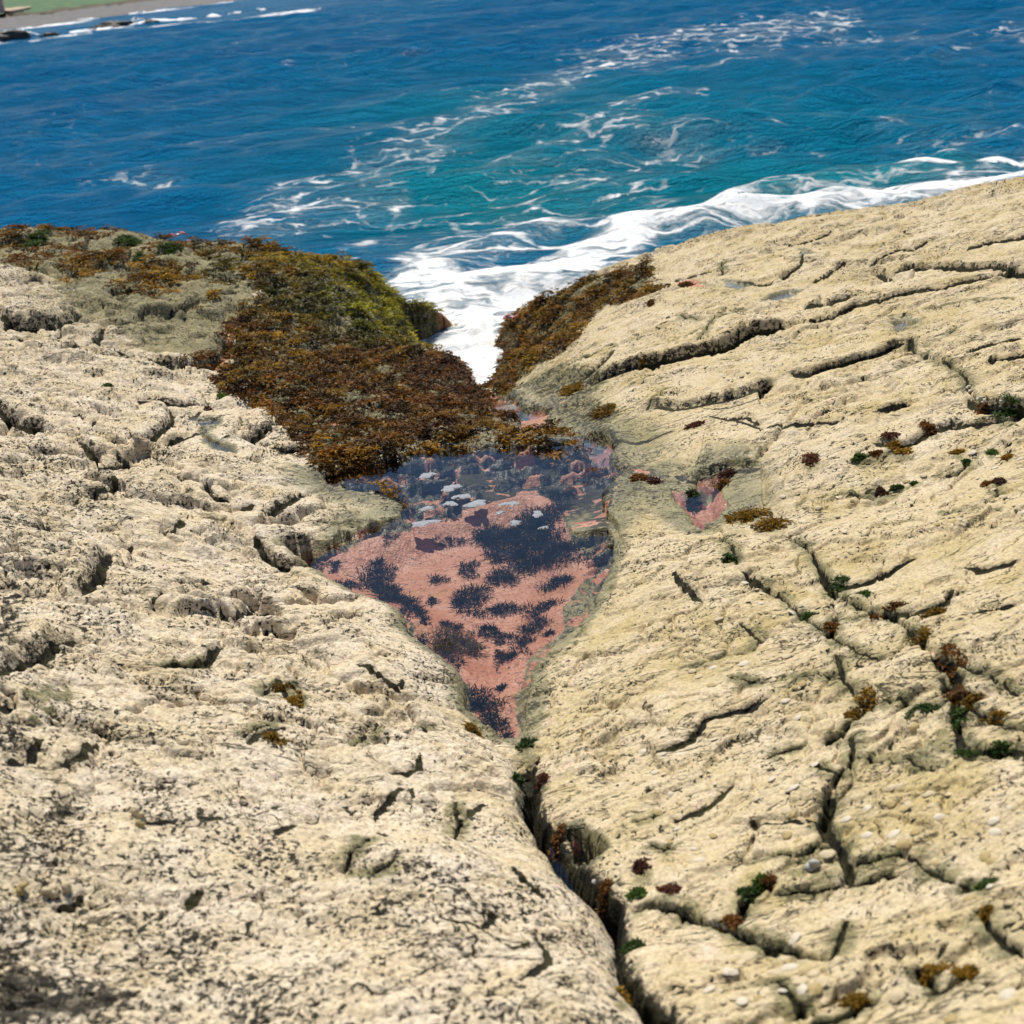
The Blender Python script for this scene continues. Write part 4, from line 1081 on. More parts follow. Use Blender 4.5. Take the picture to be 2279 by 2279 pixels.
fband([(1420, 290), (1560, 300)], 18, .42)
fband([(760, 245), (860, 225), (960, 210)], 16, .6)
fband([(150, 345), (280, 330), (360, 335)], 14, .42)
fb(560, 410, 60, 26, .6)
fb(880, 500, 130, 60, .5)
fb(980, 475, 250, 75, .60)
fb(1120, 420, 300, 50, .5)
fband([(-60, 66), (0, 59), (105, 47), (246, 27), (316, 18), (440, 3)], 2.5, .8)
fband([(-60, 84), (60, 78), (175, 62)], 3, .9)
fband([(124, 60), (300, 50), (430, 40), (560, 24), (640, 18)], 2.2, .8)
shd = pdist(sx, sy, shore2[17:26])[0]
FO = np.maximum(FO, (.74 + .22 * fbm(sx * .8, sy * .8, 3, 99)) * sstep(5.4, 3.4, shd + .9 * fbm(sx * .9, sy * .9, 3, 98)))
FO = np.where((srr > 90)[:, None], FO * np.clip(.72 + .75 * fbm(sx * .16, sy * .3, 3, 100), .15, 1.1), FO)
FO = np.maximum(FO, .26 * sstep(.05, .6, fbm(sx * .12, sy * .3, 3, 95)) * sstep(400, 30, srr)[:, None])
# crests break white here and there
crest = sstep(.16, .34, h - surge) * sstep(.3, .7, fbm(sx * .3, sy * .3, 3, 96))
FO = np.maximum(FO, .55 * crest * sstep(90, 20, srr)[:, None])
FO = np.maximum(FO, .80 * sstep(.62, 1.0, rear * wb * .95) * (rv > -.12))
FO = np.where((rv < -.12) & (rv > -.75) & (rear > .12), np.minimum(FO, .50 + .2 * pn(sx * 2, sy * 2, 33)), FO)
TEAL = np.clip(.95 * local(1000, 330, 420, 140) + .8 * local(1450, 380, 420, 60) + .35 * local(1500, 260, 500, 110) + .5 * sstep(.02, .3, rear), 0, 1)
white = sstep(.8, 1.05, FO)
h += .05 * white * fbm(sx * 3.5, sy * 3.5, 4, 97)

def sea_material():
    k = NT_('sea_water')
    p = k.pos()
    foam, teal = k.attr('foam'), k.attr('teal')
    flat = k.n('Mapping', {'Vector': p, 'Scale': (1.0, 1.0, 0.0)}).outputs[0]
    wob = k.n('VectorMath', {0: k.noise(1.3, 3, .6, flat, 'Color'), 1: (.8, .8, 0)}, operation='MULTIPLY').outputs[0]
    fv = k.n('VectorMath', {0: flat, 1: wob}, operation='ADD').outputs[0]
    fr = k.n('Mapping', {'Vector': fv, 'Rotation': (0, 0, math.radians(-12)), 'Scale': (.55, 1.5, 1)}).outputs[0]
    a = k.noise(2.6, 9, .74, fr)
    web = k.voro(1.6, 'DISTANCE_TO_EDGE', fr)
    lace = k.math('MULTIPLY', k.ss(web, .12, .0), .15)
    fine_ = k.math('MULTIPLY', k.math('SUBTRACT', k.noise(13, 5, .7, fr), .5), .34)
    v = k.math('ADD', k.math('ADD', k.math('ADD', a, lace), fine_), k.math('MULTIPLY', foam, .62))
    fm = k.ss(v, .84, 1.06)
    veil = k.math('ADD', k.math('MULTIPLY', k.ss(foam, .45, .95), .45), k.math('MULTIPLY', k.ss(k.math('ADD', k.noise(.9, 5, .6, fr), k.math('MULTIPLY', foam, .6)), .64, 1.0), .5), clamp=True)
    body = k.mix(teal, (.001, .30, .66), (.004, .54, .62))
    body = k.mix(k.math('MULTIPLY', k.ss(k.noise(.06, 3, .5, flat), .4, .65), .5), body, (.0008, .20, .55))
    body = k.mix(veil, body, (.36, .58, .70))
    rip = k.noise(1.5, 7, .66, k.n('Mapping', {'Vector': flat, 'Rotation': (0, 0, math.radians(-8)), 'Scale': (.42, 1.4, 1)}).outputs[0])
    rip2 = k.noise(14, 3, .6, k.n('Mapping', {'Vector': flat, 'Rotation': (0, 0, math.radians(14)), 'Scale': (.6, 1.3, 1)}).outputs[0])
    nrm = k.bump(k.math('ADD', rip, k.math('MULTIPLY', rip2, .22)), 1.0, 1.15)
    wtr = k.bsdf(Base_Color=body, Roughness=.2, IOR=1.33, Specular_IOR_Level=.34, Normal=nrm)
    wtr = k.n('MixShader', {0: .34, 1: wtr, 2: k.n('BsdfTranslucent', {'Color': k.mix(1.0, body, (1.6, 1.6, 1.45), 'MULTIPLY'), 'Normal': nrm}).outputs[0]}).outputs[0]
    fh = k.math('ADD', k.noise(9, 5, .65, fv), fm)
    fmt = k.bsdf(Base_Color=k.mix(k.ss(k.noise(5, 4, .6, fv), .35, .62), (.70, .74, .77), (.86, .86, .85)), Roughness=.85, Normal=k.bump(fh, .6, .05))
    mx = k.n('MixShader', {0: fm, 1: wtr, 2: fmt})
    return k.finish(mx.outputs[0])

sea_mat = sea_material()
link('sea', grid_mesh('sea', sx + dxh * 1.0, sy + dyh * 1.0, h, {'foam': FO, 'teal': TEAL}), sea_mat, kind='structure')

# ------------------------------------------------------------------ pool water
def pool_material():
    k = NT_('pool_water')
    p = k.pos()
    nrm = k.bump(k.noise(11, 3, .5, p), .14, .02)
    fre = k.n('Fresnel', {'IOR': 1.36, 'Normal': nrm}).outputs[0]
    tr = k.n('BsdfTransparent', {'Color': (.90, .91, .90)}).outputs[0]
    gl = k.n('BsdfGlossy', {'Color': (1, 1, 1), 'Roughness': .02, 'Normal': nrm}).outputs[0]
    return k.finish(k.n('MixShader', {0: fre, 1: tr, 2: gl}).outputs[0])
pool_mat = pool_material()
for name, (sl, i2) in STREAM.items():
    xs, ys, zs = X[sl], Y[sl], BASE[sl] - .026
    idx = np.full(xs.shape, -1, np.int32)
    ok = i2
    f4 = ok[:-1, :-1] & ok[:-1, 1:] & ok[1:, 1:] & ok[1:, :-1]
    use = np.zeros_like(ok)
    for di, dj in ((0, 0), (0, 1), (1, 1), (1, 0)):
        use[di:di + f4.shape[0], dj:dj + f4.shape[1]] |= f4
    idx[use] = np.arange(use.sum())
    q = np.stack([idx[:-1, :-1], idx[:-1, 1:], idx[1:, 1:], idx[1:, :-1]], -1)[f4]
    link('pool_water', raw_mesh('pool_water', np.stack([xs[use], ys[use], zs[use]], -1), q), pool_mat, kind='structure', order=list(POOLS).index(name))
for name, (zw, pw) in WATER.items():
    c = pw.mean(0)
    bm = bmesh.new()
    # swell the outline so that the rock, not the sheet, draws the water's edge
    grow = .10 if name == 'main' else .05
    vs = []
    n_ = len(pw)
    area = sum(pw[i, 0] * pw[(i + 1) % n_, 1] - pw[(i + 1) % n_, 0] * pw[i, 1] for i in range(n_))
    sg_ = 1 if area > 0 else -1
    for i in range(n_):
        t_ = pw[(i + 1) % n_] - pw[i - 1]
        t_ = t_ / (np.linalg.norm(t_) + 1e-9)
        q = pw[i] + sg_ * np.array([t_[1], -t_[0]]) * grow
        vs.append(bm.verts.new((q[0], q[1], zw)))
    f = bm.faces.new(vs)
    f.normal_update()
    if f.normal.z < 0:
        f.normal_flip()
    bmesh.ops.triangulate(bm, faces=[f])
    me = bpy.data.meshes.new('pool_water')
    bm.to_mesh(me)
    bm.free()
    link('pool_water' if name in ('main', 'side', 'upper channel', 'lower channel', 'crack') else 'puddle_water', me, pool_mat, kind='structure', order=list(POOLS).index(name))

# ------------------------------------------------------------------ light
SUN_EL, SUN_AZ = math.radians(60), math.radians(-8)     # azimuth from +y towards +x
sv = Vector((math.sin(SUN_AZ) * math.cos(SUN_EL), math.cos(SUN_AZ) * math.cos(SUN_EL), math.sin(SUN_EL)))
ld = bpy.data.lights.new('sun', 'SUN')
ld.energy, ld.angle, ld.color = 4.9, math.radians(.5), (1.0, .93, .80)
lo = bpy.data.objects.new('sun', ld)
COL.objects.link(lo)
lo.rotation_euler = (-sv).to_track_quat('-Z', 'Y').to_euler()
wd = bpy.data.worlds.new("World")
SC.world = wd
wd.use_nodes = True
wt = wd.node_tree
bg = wt.nodes['Background']
sk = wt.nodes.new('ShaderNodeTexSky')
sk.sky_type = 'NISHITA'
sk.sun_disc = False
sk.sun_elevation, sk.sun_rotation = SUN_EL, SUN_AZ
sk.air_density, sk.dust_density, sk.ozone_density = .9, .1, 4.0
wt.links.new(sk.outputs[0], bg.inputs[0])
bg.inputs[1].default_value = .085
SC.view_settings.view_transform = 'Standard'
SC.view_settings.look = 'None'
SC.view_settings.exposure = .2
SC.view_settings.gamma = 1
# ------------------------------------------------------------------ weed
def weed_material(name, trans=.35, rough=.55):
    k = NT_(name)
    c = k.attr('Col', 'Color')
    p = k.pos()
    c = k.mix(k.math('MULTIPLY', k.ss(k.noise(60, 3, .6, p), .35, .7), .6), c, k.mix(1.0, c, (1.7, 1.5, 1.1), 'MULTIPLY'))
    b = k.bsdf(Base_Color=c, Roughness=rough, Specular_IOR_Level=.16)
    t = k.n('BsdfTranslucent', {'Color': k.mix(1.0, c, (1.5, 1.35, .8), 'MULTIPLY')}).outputs[0]
    return k.finish(k.n('MixShader', {0: trans, 1: b, 2: t}).outputs[0])

def fronds(P_, nf, L, w, elev, col, spread, r, droop=.45):
    """strips: nf per point; L, spread per point; returns co, quads, colours"""
    n = len(P_)
    N = n * nf
    base = np.repeat(P_, nf, 0)
    Ln = np.repeat(np.broadcast_to(L, (n,)), nf) * r.uniform(.55, 1.15, N)
    sp = np.repeat(np.broadcast_to(spread, (n,)), nf) * np.sqrt(r.uniform(0, 1, N))
    ang = r.uniform(0, 2 * np.pi, N)
    base = base + np.stack([sp * np.cos(ang), sp * np.sin(ang), np.zeros(N)], -1)
    az = ang + r.normal(0, .9, N)
    el = np.radians(r.uniform(elev[0], elev[1], N))
    d = np.stack([np.cos(az) * np.cos(el), np.sin(az) * np.cos(el), np.sin(el)], -1)
    roll = r.uniform(-1.2, 1.2, N)
    side = np.stack([-np.sin(az) * np.cos(roll), np.cos(az) * np.cos(roll), np.sin(roll)], -1)
    kink = np.stack([r.normal(0, .22, N), r.normal(0, .22, N), np.zeros(N)], -1)
    co = np.empty((N, 6, 3), F32)
    W_ = w * r.uniform(.6, 1.3, N)
    for i, (t, ww) in enumerate(((0, .55), (.55, 1.0), (1.0, .3))):
        c = base + d * (Ln * t)[:, None] + kink * (Ln * t * t)[:, None]
        c[:, 2] -= droop * Ln * t * t * np.cos(el)
        co[:, 2 * i] = c + side * (W_ * ww)[:, None] * .5
        co[:, 2 * i + 1] = c - side * (W_ * ww)[:, None] * .5
    q = np.arange(N, dtype=np.int32)[:, None] * 6
    quads = np.concatenate([q + np.array([0, 1, 3, 2]), q + np.array([2, 3, 5, 4])], 1).reshape(-1, 4)
    cc = np.repeat(col, nf, 0) * r.uniform(.65, 1.35, (N, 1))
    ca = np.ones((N, 6, 4), F32)
    ca[:, :, :3] = cc[:, None, :]
    return co.reshape(-1, 3), quads, ca.reshape(-1, 4)

weed_mat = weed_material('wet_seaweed', .34, .55)

def scatter(poly_px, dens, r, gap=.0, gscale=2.2, seed=0):
    q = trace(poly_px)[:, :2]
    lo, hi = q.min(0), q.max(0)
    n = int(dens * np.prod(hi - lo))
    P_ = r.uniform(lo, hi, (n, 2))
    P_ = P_[inside(P_[:, 0], P_[:, 1], q)]
    if gap > -1:
        P_ = P_[fbm(P_[:, 0] * gscale, P_[:, 1] * gscale, 3, seed) > gap]
    for nw in NOWEED:
        P_ = P_[~inside(P_[:, 0], P_[:, 1], nw)]
    a = np.arctan2(P_[:, 0], P_[:, 1])
    rad = np.hypot(P_[:, 0], P_[:, 1])
    P_ = P_[(a > A0) & (a < A1) & (rad < R1)]
    z = height_at(P_[:, 0], P_[:, 1])
    return np.column_stack([P_, z])

def tint(P_, seed, left=True):
    u, v = project(P_[:, 0], P_[:, 1], P_[:, 2])
    b = lambda cx, cy, rx, ry: np.exp(-(((u - cx) / rx) ** 2 + ((v - cy) / ry) ** 2))
    nz = fbm(P_[:, 0] * 2.6, P_[:, 1] * 2.6, 3, seed)
    nz2 = 1.6 * fbm(P_[:, 0] * 6, P_[:, 1] * 6, 3, seed + 5)
    nz = 1.5 * nz
    if left:
        wts = np.stack([.55 + .5 * b(720, 800, 260, 100), .35 + .6 * nz + .5 * b(620, 490, 190, 30) + .5 * b(300, 530, 200, 60) + .3 * nz2, 3.6 * b(780, 560, 130, 50) + 3.0 * b(850, 600, 90, 45) + .8 * b(620, 490, 200, 22),
                        1.2 * b(610, 570, 120, 60) + .9 * b(700, 600, 80, 50) + 1.1 * b(410, 500, 60, 40) + .5 * nz2, 1.5 * b(840, 700, 110, 60) + .4 * nz2, .35 * nz2 + .5 * b(560, 530, 160, 40)], -1)
    else:
        wts = np.stack([.75 + .3 * nz, .7 + .5 * nz2, .25 + .5 * nz - .2, .25 + .5 * nz2, .3 - .4 * nz + 1.1 * b(935, 650, 30, 60), .0 * nz], -1)
    wts = np.clip(wts, .0, None) ** 2 + 1e-3
    wts /= wts.sum(1, keepdims=True)
    return wts @ np.stack([BROWN, GOLD, LIME, GREEN, PURPLE, MOSS])

def mat(name, label, polys, dens, nf, L, w, seed, gap, left=True, only=None, elev=(5, 50)):
    r = np.random.default_rng(seed)
    Ps = [scatter(px(c, p), dens, r, gap, 2.2, seed) for c, p in polys]
    P_ = np.vstack(Ps)
    hump = .062 * np.clip(fbm(P_[:, 0] * 6, P_[:, 1] * 6, 3, seed + 3), -.2, 1) + .008
    P_[:, 2] += np.maximum(hump, -.004)
    sc = 1 + .5 * fbm(P_[:, 0] * 5, P_[:, 1] * 5, 2, seed + 8)
    if only is not None:
        col = np.tile(only, (len(P_), 1)) * r.uniform(.7, 1.3, (len(P_), 1))
    else:
        col = tint(P_, seed, left)
    kind_ = fbm(P_[:, 0] * 8, P_[:, 1] * 8, 2, seed + 21)[:, None]
    col = col * r.uniform(.65, 1.3, (len(P_), 1)) * np.clip(.85 + 1.15 * kind_, .22, 1.9)
    co, q, ca = fronds(P_, nf, L * sc, w, elev, col, .03, r)
    return link(name, raw_mesh(name, co, q, {'Col': ca}, smooth=False), weed_mat, kind='stuff', label=label, category='seaweed')

mat('seaweed_bed', 'brown and olive seaweed bed covering the left bank of the inlet', [
    ('M', [(415, 700), (440, 640), (430, 600), (500, 560), (470, 540), (440, 500), (480, 470), (560, 472), (640, 478), (700, 498), (790, 542), (830, 568), (800, 600), (760, 622), (800, 642), (862, 662), (886, 692), (905, 722),
           (935, 752), (978, 795), (1000, 822), (985, 850), (930, 850), (860, 862), (740, 872), (690, 892), (640, 895), (600, 888), (570, 848), (525, 800), (500, 770), (412, 735)])],
    1000, 16, .032, .010, 101, -.46)
mat('seaweed_bed', 'brown seaweed on the rocky rim between the pool and the channel', [
    ('F', [(480, 1000), (600, 970), (700, 1010), (800, 1080), (860, 1170), (830, 1220), (700, 1210), (640, 1230), (520, 1190), (420, 1230), (300, 1200), (380, 1110)]), ('F', [(0, 1080), (200, 1100), (420, 1040), (400, 1120), (250, 1180), (100, 1190), (0, 1200)]),
    ('G', [(300, 60), (480, 40), (640, 60), (560, 110), (420, 130), (330, 160), (280, 110)]), ('G', [(500, 200), (620, 180), (780, 290), (700, 300), (620, 250)])],
    900, 15, .030, .010, 102, -.3, only=(BROWN + GOLD) * .5)
mat('seaweed_fringe', 'bright yellow-green weed fringe trailing down to the white water', [
    ('E', [(720, 280), (860, 300), (1000, 270), (1150, 350), (1250, 420), (1360, 460), (1500, 460), (1590, 565), (1500, 520), (1400, 500), (1480, 580), (1350, 600), (1250, 540), (1230, 640), (1100, 650), (1000, 560), (900, 480), (800, 420)]),
    ('E', [(1300, 640), (1420, 640), (1560, 690), (1450, 700), (1380, 690)]), ('E', [(1280, 705), (1380, 720), (1440, 760), (1340, 740)])],
    1000, 16, .045, .007, 103, -.3, only=LIME * .8, elev=(0, 45))
mat('seaweed_bed', 'brown seaweed cloaking the rounded shoulder right of the inlet', [
    ('F', [(900, 0), (1000, -10), (1200, -10), (1260, 10), (1240, 60), (1340, 110), (1240, 160), (1150, 180), (1000, 210), (880, 290), (820, 400), (740, 480), (640, 540), (520, 620), (480, 650), (420, 690), (360, 770), (210, 720),
           (200, 660), (260, 560), (255, 470), (290, 370), (360, 300), (500, 210), (640, 130), (760, 70)])],
    1000, 16, .032, .010, 104, -.45, left=False)
mat('seaweed_patches', 'olive weed patches strewn over the grey rocks of the left headland', [
    ('D', [(0, 250), (100, 200), (200, 120), (300, 170), (420, 180), (330, 240), (200, 300), (60, 270)]), ('D', [(340, 400), (500, 370), (700, 350), (850, 380), (1100, 370), (1130, 440), (1100, 530), (950, 550), (850, 500), (700, 470), (560, 470), (360, 440)]),
    ('D', [(0, 420), (120, 370), (250, 370), (140, 410), (40, 440)]), ('D', [(510, 340), (620, 310), (650, 350), (540, 385)]), ('D', [(1080, 330), (1200, 330), (1250, 420), (1400, 400), (1500, 360), (1480, 290), (1320, 240), (1140, 210), (1100, 240)])],
    800, 15, .032, .010, 105, -.12)
mat('seaweed_patches', 'thin moss-green and brown weed clinging among the grey headland rocks', [
    ('D', [(-100, 160), (300, 150), (700, 150), (1300, 200), (1500, 480), (1400, 600), (1250, 700), (1100, 640), (900, 600), (600, 560), (300, 470), (-100, 430)])], 620, 14, .030, .009, 107, .06)
mat('seaweed_bed', 'dark red-brown weed hanging in the hollow below the left ledges', [
    ('D', [(1080, 990), (1180, 960), (1340, 870), (1420, 760), (1500, 700), (1560, 760), (1420, 860), (1350, 960), (1200, 1000)]), ('D', [(1310, 1110), (1360, 1060), (1470, 1080), (1560, 1160), (1450, 1180), (1340, 1160)])],
    900, 15, .032, .010, 106, -.4, only=BROWN * .8)


def world_at(crop, x, y):
    p = px(crop, [(x, y)])
    d = rays(p)[0]
    t0 = np.linalg.norm(trace(p)[0] - CAM)
    ts = np.linspace(max(t0 - .8, 1.5), t0 + 1.2, 400)
    q = CAM + d * ts[:, None]
    h_ = height_at(q[:, 0], q[:, 1])
    b_ = q[:, 2] < h_
    k = int(np.argmax(b_)) if b_.any() else int(np.argmin(np.abs(ts - t0)))
    return q[k], ts[k]

def tuft_mesh(rx, ry, col, r, n, nf, lift=.5, w=.006, elev=(10, 75), L=None, cap=None, org=None):
    a = r.uniform(0, 2 * np.pi, n)
    s_ = np.sqrt(r.uniform(0, 1, n))
    k = 1 + .3 * np.sin(2 * a + r.uniform(0, 6)) + .2 * np.sin(3 * a + r.uniform(0, 6))
    x, y = rx * s_ * np.cos(a) * k, ry * s_ * np.sin(a) * k
    z = np.zeros(n)
    if org is not None:
        z = height_at(org[0] + x, org[1] + y) - org[2]
        z = np.clip(z, -.06, .05)
    rad = min(rx, ry)
    z = z + lift * rad * (1 - s_ ** 2)
    P_ = np.stack([x, y, z], -1)
    cols = np.tile(col, (n, 1)) * r.uniform(.6, 1.4, (n, 1))
    Lf = L if L is not None else np.clip(.55 * rad, .012, .05)
    co, q, ca = fronds(P_, nf, Lf, w, elev, cols, min(.02, rad * .3), r)
    if cap is not None:
        co[:, 2] = np.minimum(co[:, 2], cap)
    return raw_mesh('weed_tuft', co, q, {'Col': ca}, smooth=False)

r_ = np.random.default_rng(55)
for crop, x, y, rx, ry, col, lab in TUFTS:
    P0, t0 = world_at(crop, x, y)
    sc_ = CROPS[crop][2] / CROPS[crop][3] * (1932 / 2279) * t0 / FPX
    dep = math.asin((CAM[2] - P0[2]) / t0)
    wx_ = rx * sc_ * .85
    wy_ = min(max(ry * sc_ / math.sin(dep) * .75, .015), 2.5 * wx_)
    area = wx_ * wy_
    n = int(np.clip(area * 14000, 40, 150))
    me = tuft_mesh(wx_, wy_, col, r_, n, 12, lift=.28, elev=(5, 55), w=.005 if t0 < 5 else .007, org=P0)
    link('weed_tuft', me, weed_mat, loc=P0, label=lab, category='seaweed', group='weed tufts in the cracks and on the slabs')

# ------------------------------------------------------------------ clumps growing on the pool floor
deep_mat = weed_material('submerged_weed', .15, .8)
CLUMPS = [
    (1210, 440, 120, 55, 'broad dark weed clump at the upper left of the big patch under the foam'), (1370, 400, 120, 60, 'dark weed clump beneath the round foam rafts'), (1500, 390, 100, 60, 'dark weed clump against the pool rim, below the last foam raft'),
    (1450, 490, 130, 50, 'wide dark weed clump in the heart of the big patch'), (1260, 530, 120, 40, 'dark weed clump at the lower left edge of the big patch'), (1420, 580, 150, 45, 'dark weed clump forming the lower lobe of the big patch'),
    (1240, 640, 90, 40, 'dark weed clump at the lower left tip of the big patch'), (1590, 570, 110, 50, 'dark weed clump close to the right corner of the pool'), (1690, 615, 70, 24, 'slim dark weed clump in the pointed right corner of the pool'),
    (1560, 280, 60, 40, 'dark weed clump at the top right of the pool'), (1540, 705, 85, 50, 'dark weed clump alone under the right corner'), (1060, 590, 65, 40, 'small fuzzy weed clump above the middle of the pink floor'),
    (900, 640, 55, 26, 'faint dark weed wisp by the groove in the pink floor'), (1070, 745, 100, 60, 'bushy dark weed clump in the middle of the pink floor'), (1250, 800, 130, 36, 'long dark weed clump right of the bushy middle one'),
    (1460, 850, 85, 40, 'dark weed clump near the right bank, below the lone one'), (1150, 915, 70, 42, 'dark weed clump at the top of the lower chain'), (990, 925, 65, 45, 'dark weed clump at the left end of the lower chain'),
    (1260, 950, 70, 36, 'dark weed clump in the middle of the lower chain'), (1420, 945, 105, 40, 'dark weed clump at the right end of the lower chain'), (1360, 1025, 70, 34, 'dark weed clump hanging under the right end of the chain'),
    (1235, 1045, 50, 34, 'small dark weed clump under the middle of the chain'), (1010, 1035, 140, 55, 'large olive-topped weed clump reaching the surface'), (960, 1125, 105, 50, 'dark weed clump below the olive-topped one at the left bank'),
    (1000, 1195, 60, 30, 'dark weed clump at the lower tip of the left-bank group'), (1295, 1140, 75, 50, 'dark weed clump over the neck of the pool'), (1145, 1395, 105, 80, 'big feathery weed clump in the neck of the pool'),
    (1245, 1300, 36, 18, 'tiny weed sprig in the neck of the pool'), (1180, 1520, 100, 60, 'dark weed clump filling the left of the pool tip'), (1280, 1590, 55, 30, 'dark weed clump at the very tip of the pool'),
    (570, 620, 85, 50, 'dark weed clump at the top of the left weed band'), (600, 710, 90, 55, 'dark weed clump in the upper part of the left weed band'), (680, 810, 100, 55, 'dark weed clump in the middle of the left weed band'),
    (770, 890, 80, 50, 'dark weed clump at the lower end of the left weed band'), (830, 940, 32, 50, 'narrow weed strip hanging below the left weed band'), (460, 760, 95, 30, 'dark weed clump beside the left bank, below the band'),
    (250, 640, 60, 26, 'dark weed clump in the left corner of the pool'), (350, 635, 24, 20, 'small round weed spot on the pink left corner'), (650, 500, 36, 26, 'small weed spot on the upper left of the pink floor'),
    (970, 462, 70, 20, 'flat weed streak across the upper pink floor'), (820, 1075, 80, 26, 'dark weed clump tucked under the left bank'), (1500, 1012, 22, 18, 'single dark dot of weed near the right bank'),
    (860, 760, 42, 22, 'short weed streak in the crack of the pink floor'),
]
zw = WATER['main'][0]
for x, y, rx, ry, lab in CLUMPS:
    p = px('G', [(x, y)])
    P0 = onplane(p, [zw - .06])[0]
    P0[2] = min(float(height_at(P0[:1], P0[1:2])[0]), zw - .03)
    t0 = np.linalg.norm(P0 - CAM)
    sc_ = 800 / 1932 * (1932 / 2279) * t0 / FPX
    dep = math.asin((CAM[2] - zw) / t0)
    wx_, wy_ = rx * sc_ * .92, ry * sc_ / math.sin(dep) * .85
    olive = 'olive' in lab
    col = np.array((.075, .058, .016)) if olive else np.array((.012, .017, .017))
    n = int(np.clip(wx_ * wy_ * 9000, 10, 130))
    me = tuft_mesh(wx_, wy_, col, r_, n, 14, lift=.15 if not olive else .5, w=.0035, elev=(15, 80), L=np.clip(.5 * min(wx_, wy_), .02, .06), cap=(zw - P0[2]) - (.006 if not olive else -.006), org=P0)
    link('weed_clump', me, deep_mat, loc=P0, label=lab, category='seaweed', group='dark weed clumps on the pool floor')

# ------------------------------------------------------------------ foam rafts on the pool
def foam_material():
    k = NT_('foam')
    p = k.pos()
    v = k.voro(220, 'F1', p)
    c = k.mix(k.ss(v, .2, .7), (.34, .36, .40), (.17, .19, .23))
    return k.finish(k.bsdf(Base_Color=c, Roughness=.6, Normal=k.bump(v, .5, .004)))
foam_mat = foam_material()
RAFTS = [(830, 395, 66, 15, 'largest foam raft, long and flat at the left'), (1240, 340, 25, 8, 'small oval foam raft alone between two larger ones'), (1290, 291, 48, 11, 'long foam raft near the upper rim'),
         (1440, 346, 30, 15, 'ragged foam raft nearest the right rim'), (1320, 393, 34, 11, 'rounded foam raft in the lower row, mid pool'), (1475, 420, 24, 7, 'thin foam raft lowest at the right'),
         (970, 291, 34, 13, 'ragged foam raft beside the double raft'), (1110, 290, 52, 18, 'double foam raft at the head of the pool'), (845, 317, 42, 9, 'flat foam raft above the largest one'),
         (1035, 252, 44, 13, 'foam raft caught against the rock ribs'), (975, 205, 52, 15, 'foam raft in the shallows behind the rock ribs'), (850, 137, 50, 11, 'foam raft farthest up the shallow arm')]
def raft_mesh(rx, ry, r):
    bm = bmesh.new()
    nA, rings = 36, 5
    ph = r.uniform(0, 6.28, 6)
    vs = []
    for j in range(rings):
        t = (j + 1) / rings
        row = []
        for i in range(nA):
            a = 2 * math.pi * i / nA
            k = 1 + .22 * math.sin(2 * a + ph[0]) + .16 * math.sin(3 * a + ph[1]) + .12 * math.sin(5 * a + ph[2]) + .08 * math.sin(9 * a + ph[3])
            hgt = .0028 * math.sqrt(max(0, 1 - t ** 3)) * (1 + .5 * math.sin(7 * a * t + ph[4])) - (.002 if j == rings - 1 else 0)
            row.append(bm.verts.new((rx * t * k * math.cos(a), ry * t * k * math.sin(a), hgt)))
        vs.append(row)
    c = bm.verts.new((0, 0, .0034))
    for i in range(nA):
        bm.faces.new((c, vs[0][i], vs[0][(i + 1) % nA]))
        for j in range(rings - 1):
            bm.faces.new((vs[j][i], vs[j + 1][i], vs[j + 1][(i + 1) % nA], vs[j][(i + 1) % nA]))
    for f in bm.faces:
        f.smooth = True
    me = bpy.data.meshes.new('foam_raft')
    bm.to_mesh(me)
    bm.free()
    return me
for x, y, rx, ry, lab in RAFTS:
    P0 = onplane(px('G', [(x, y)]), [zw + .002])[0]
    t0 = np.linalg.norm(P0 - CAM)
    sc_ = 800 / 1932 * (1932 / 2279) * t0 / FPX
    me = raft_mesh(rx * sc_, ry * sc_ / math.sin(math.asin((CAM[2] - zw) / t0)), r_)
    link('foam_raft', me, foam_mat, loc=P0, label=lab + ', floating on the rock pool', category='foam', group='foam rafts floating on the rock pool')

# ------------------------------------------------------------------ limpets and other shells
def shell_material(name, c1, c2):
    k = NT_(name)
    p = k.n('TexCoord').outputs['Object']
    v = k.n('VectorMath', {0: p}, operation='LENGTH').outputs['Value']
    ring = k.noise(900, 2, .5, k.n('CombineXYZ', {0: v, 1: 0.0, 2: 0.0}).outputs[0])
    c = k.mix(k.ss(k.noise(160, 4, .6, p), .35, .65), c1, c2)
    c = k.mix(k.math('MULTIPLY', k.ss(ring, .5, .7), .4), c, (.25, .20, .12))
    return k.finish(k.bsdf(Base_Color=c, Roughness=.7))
SHELLM = [shell_material('limpet_shell_cream', (.56, .47, .32), (.46, .37, .21)), shell_material('limpet_shell_ochre', (.40, .30, .12), (.32, .24, .10)), shell_material('limpet_shell_white', (.64, .58, .47), (.50, .43, .32)), shell_material('shell_grey', (.34, .36, .36), (.5, .47, .42))]

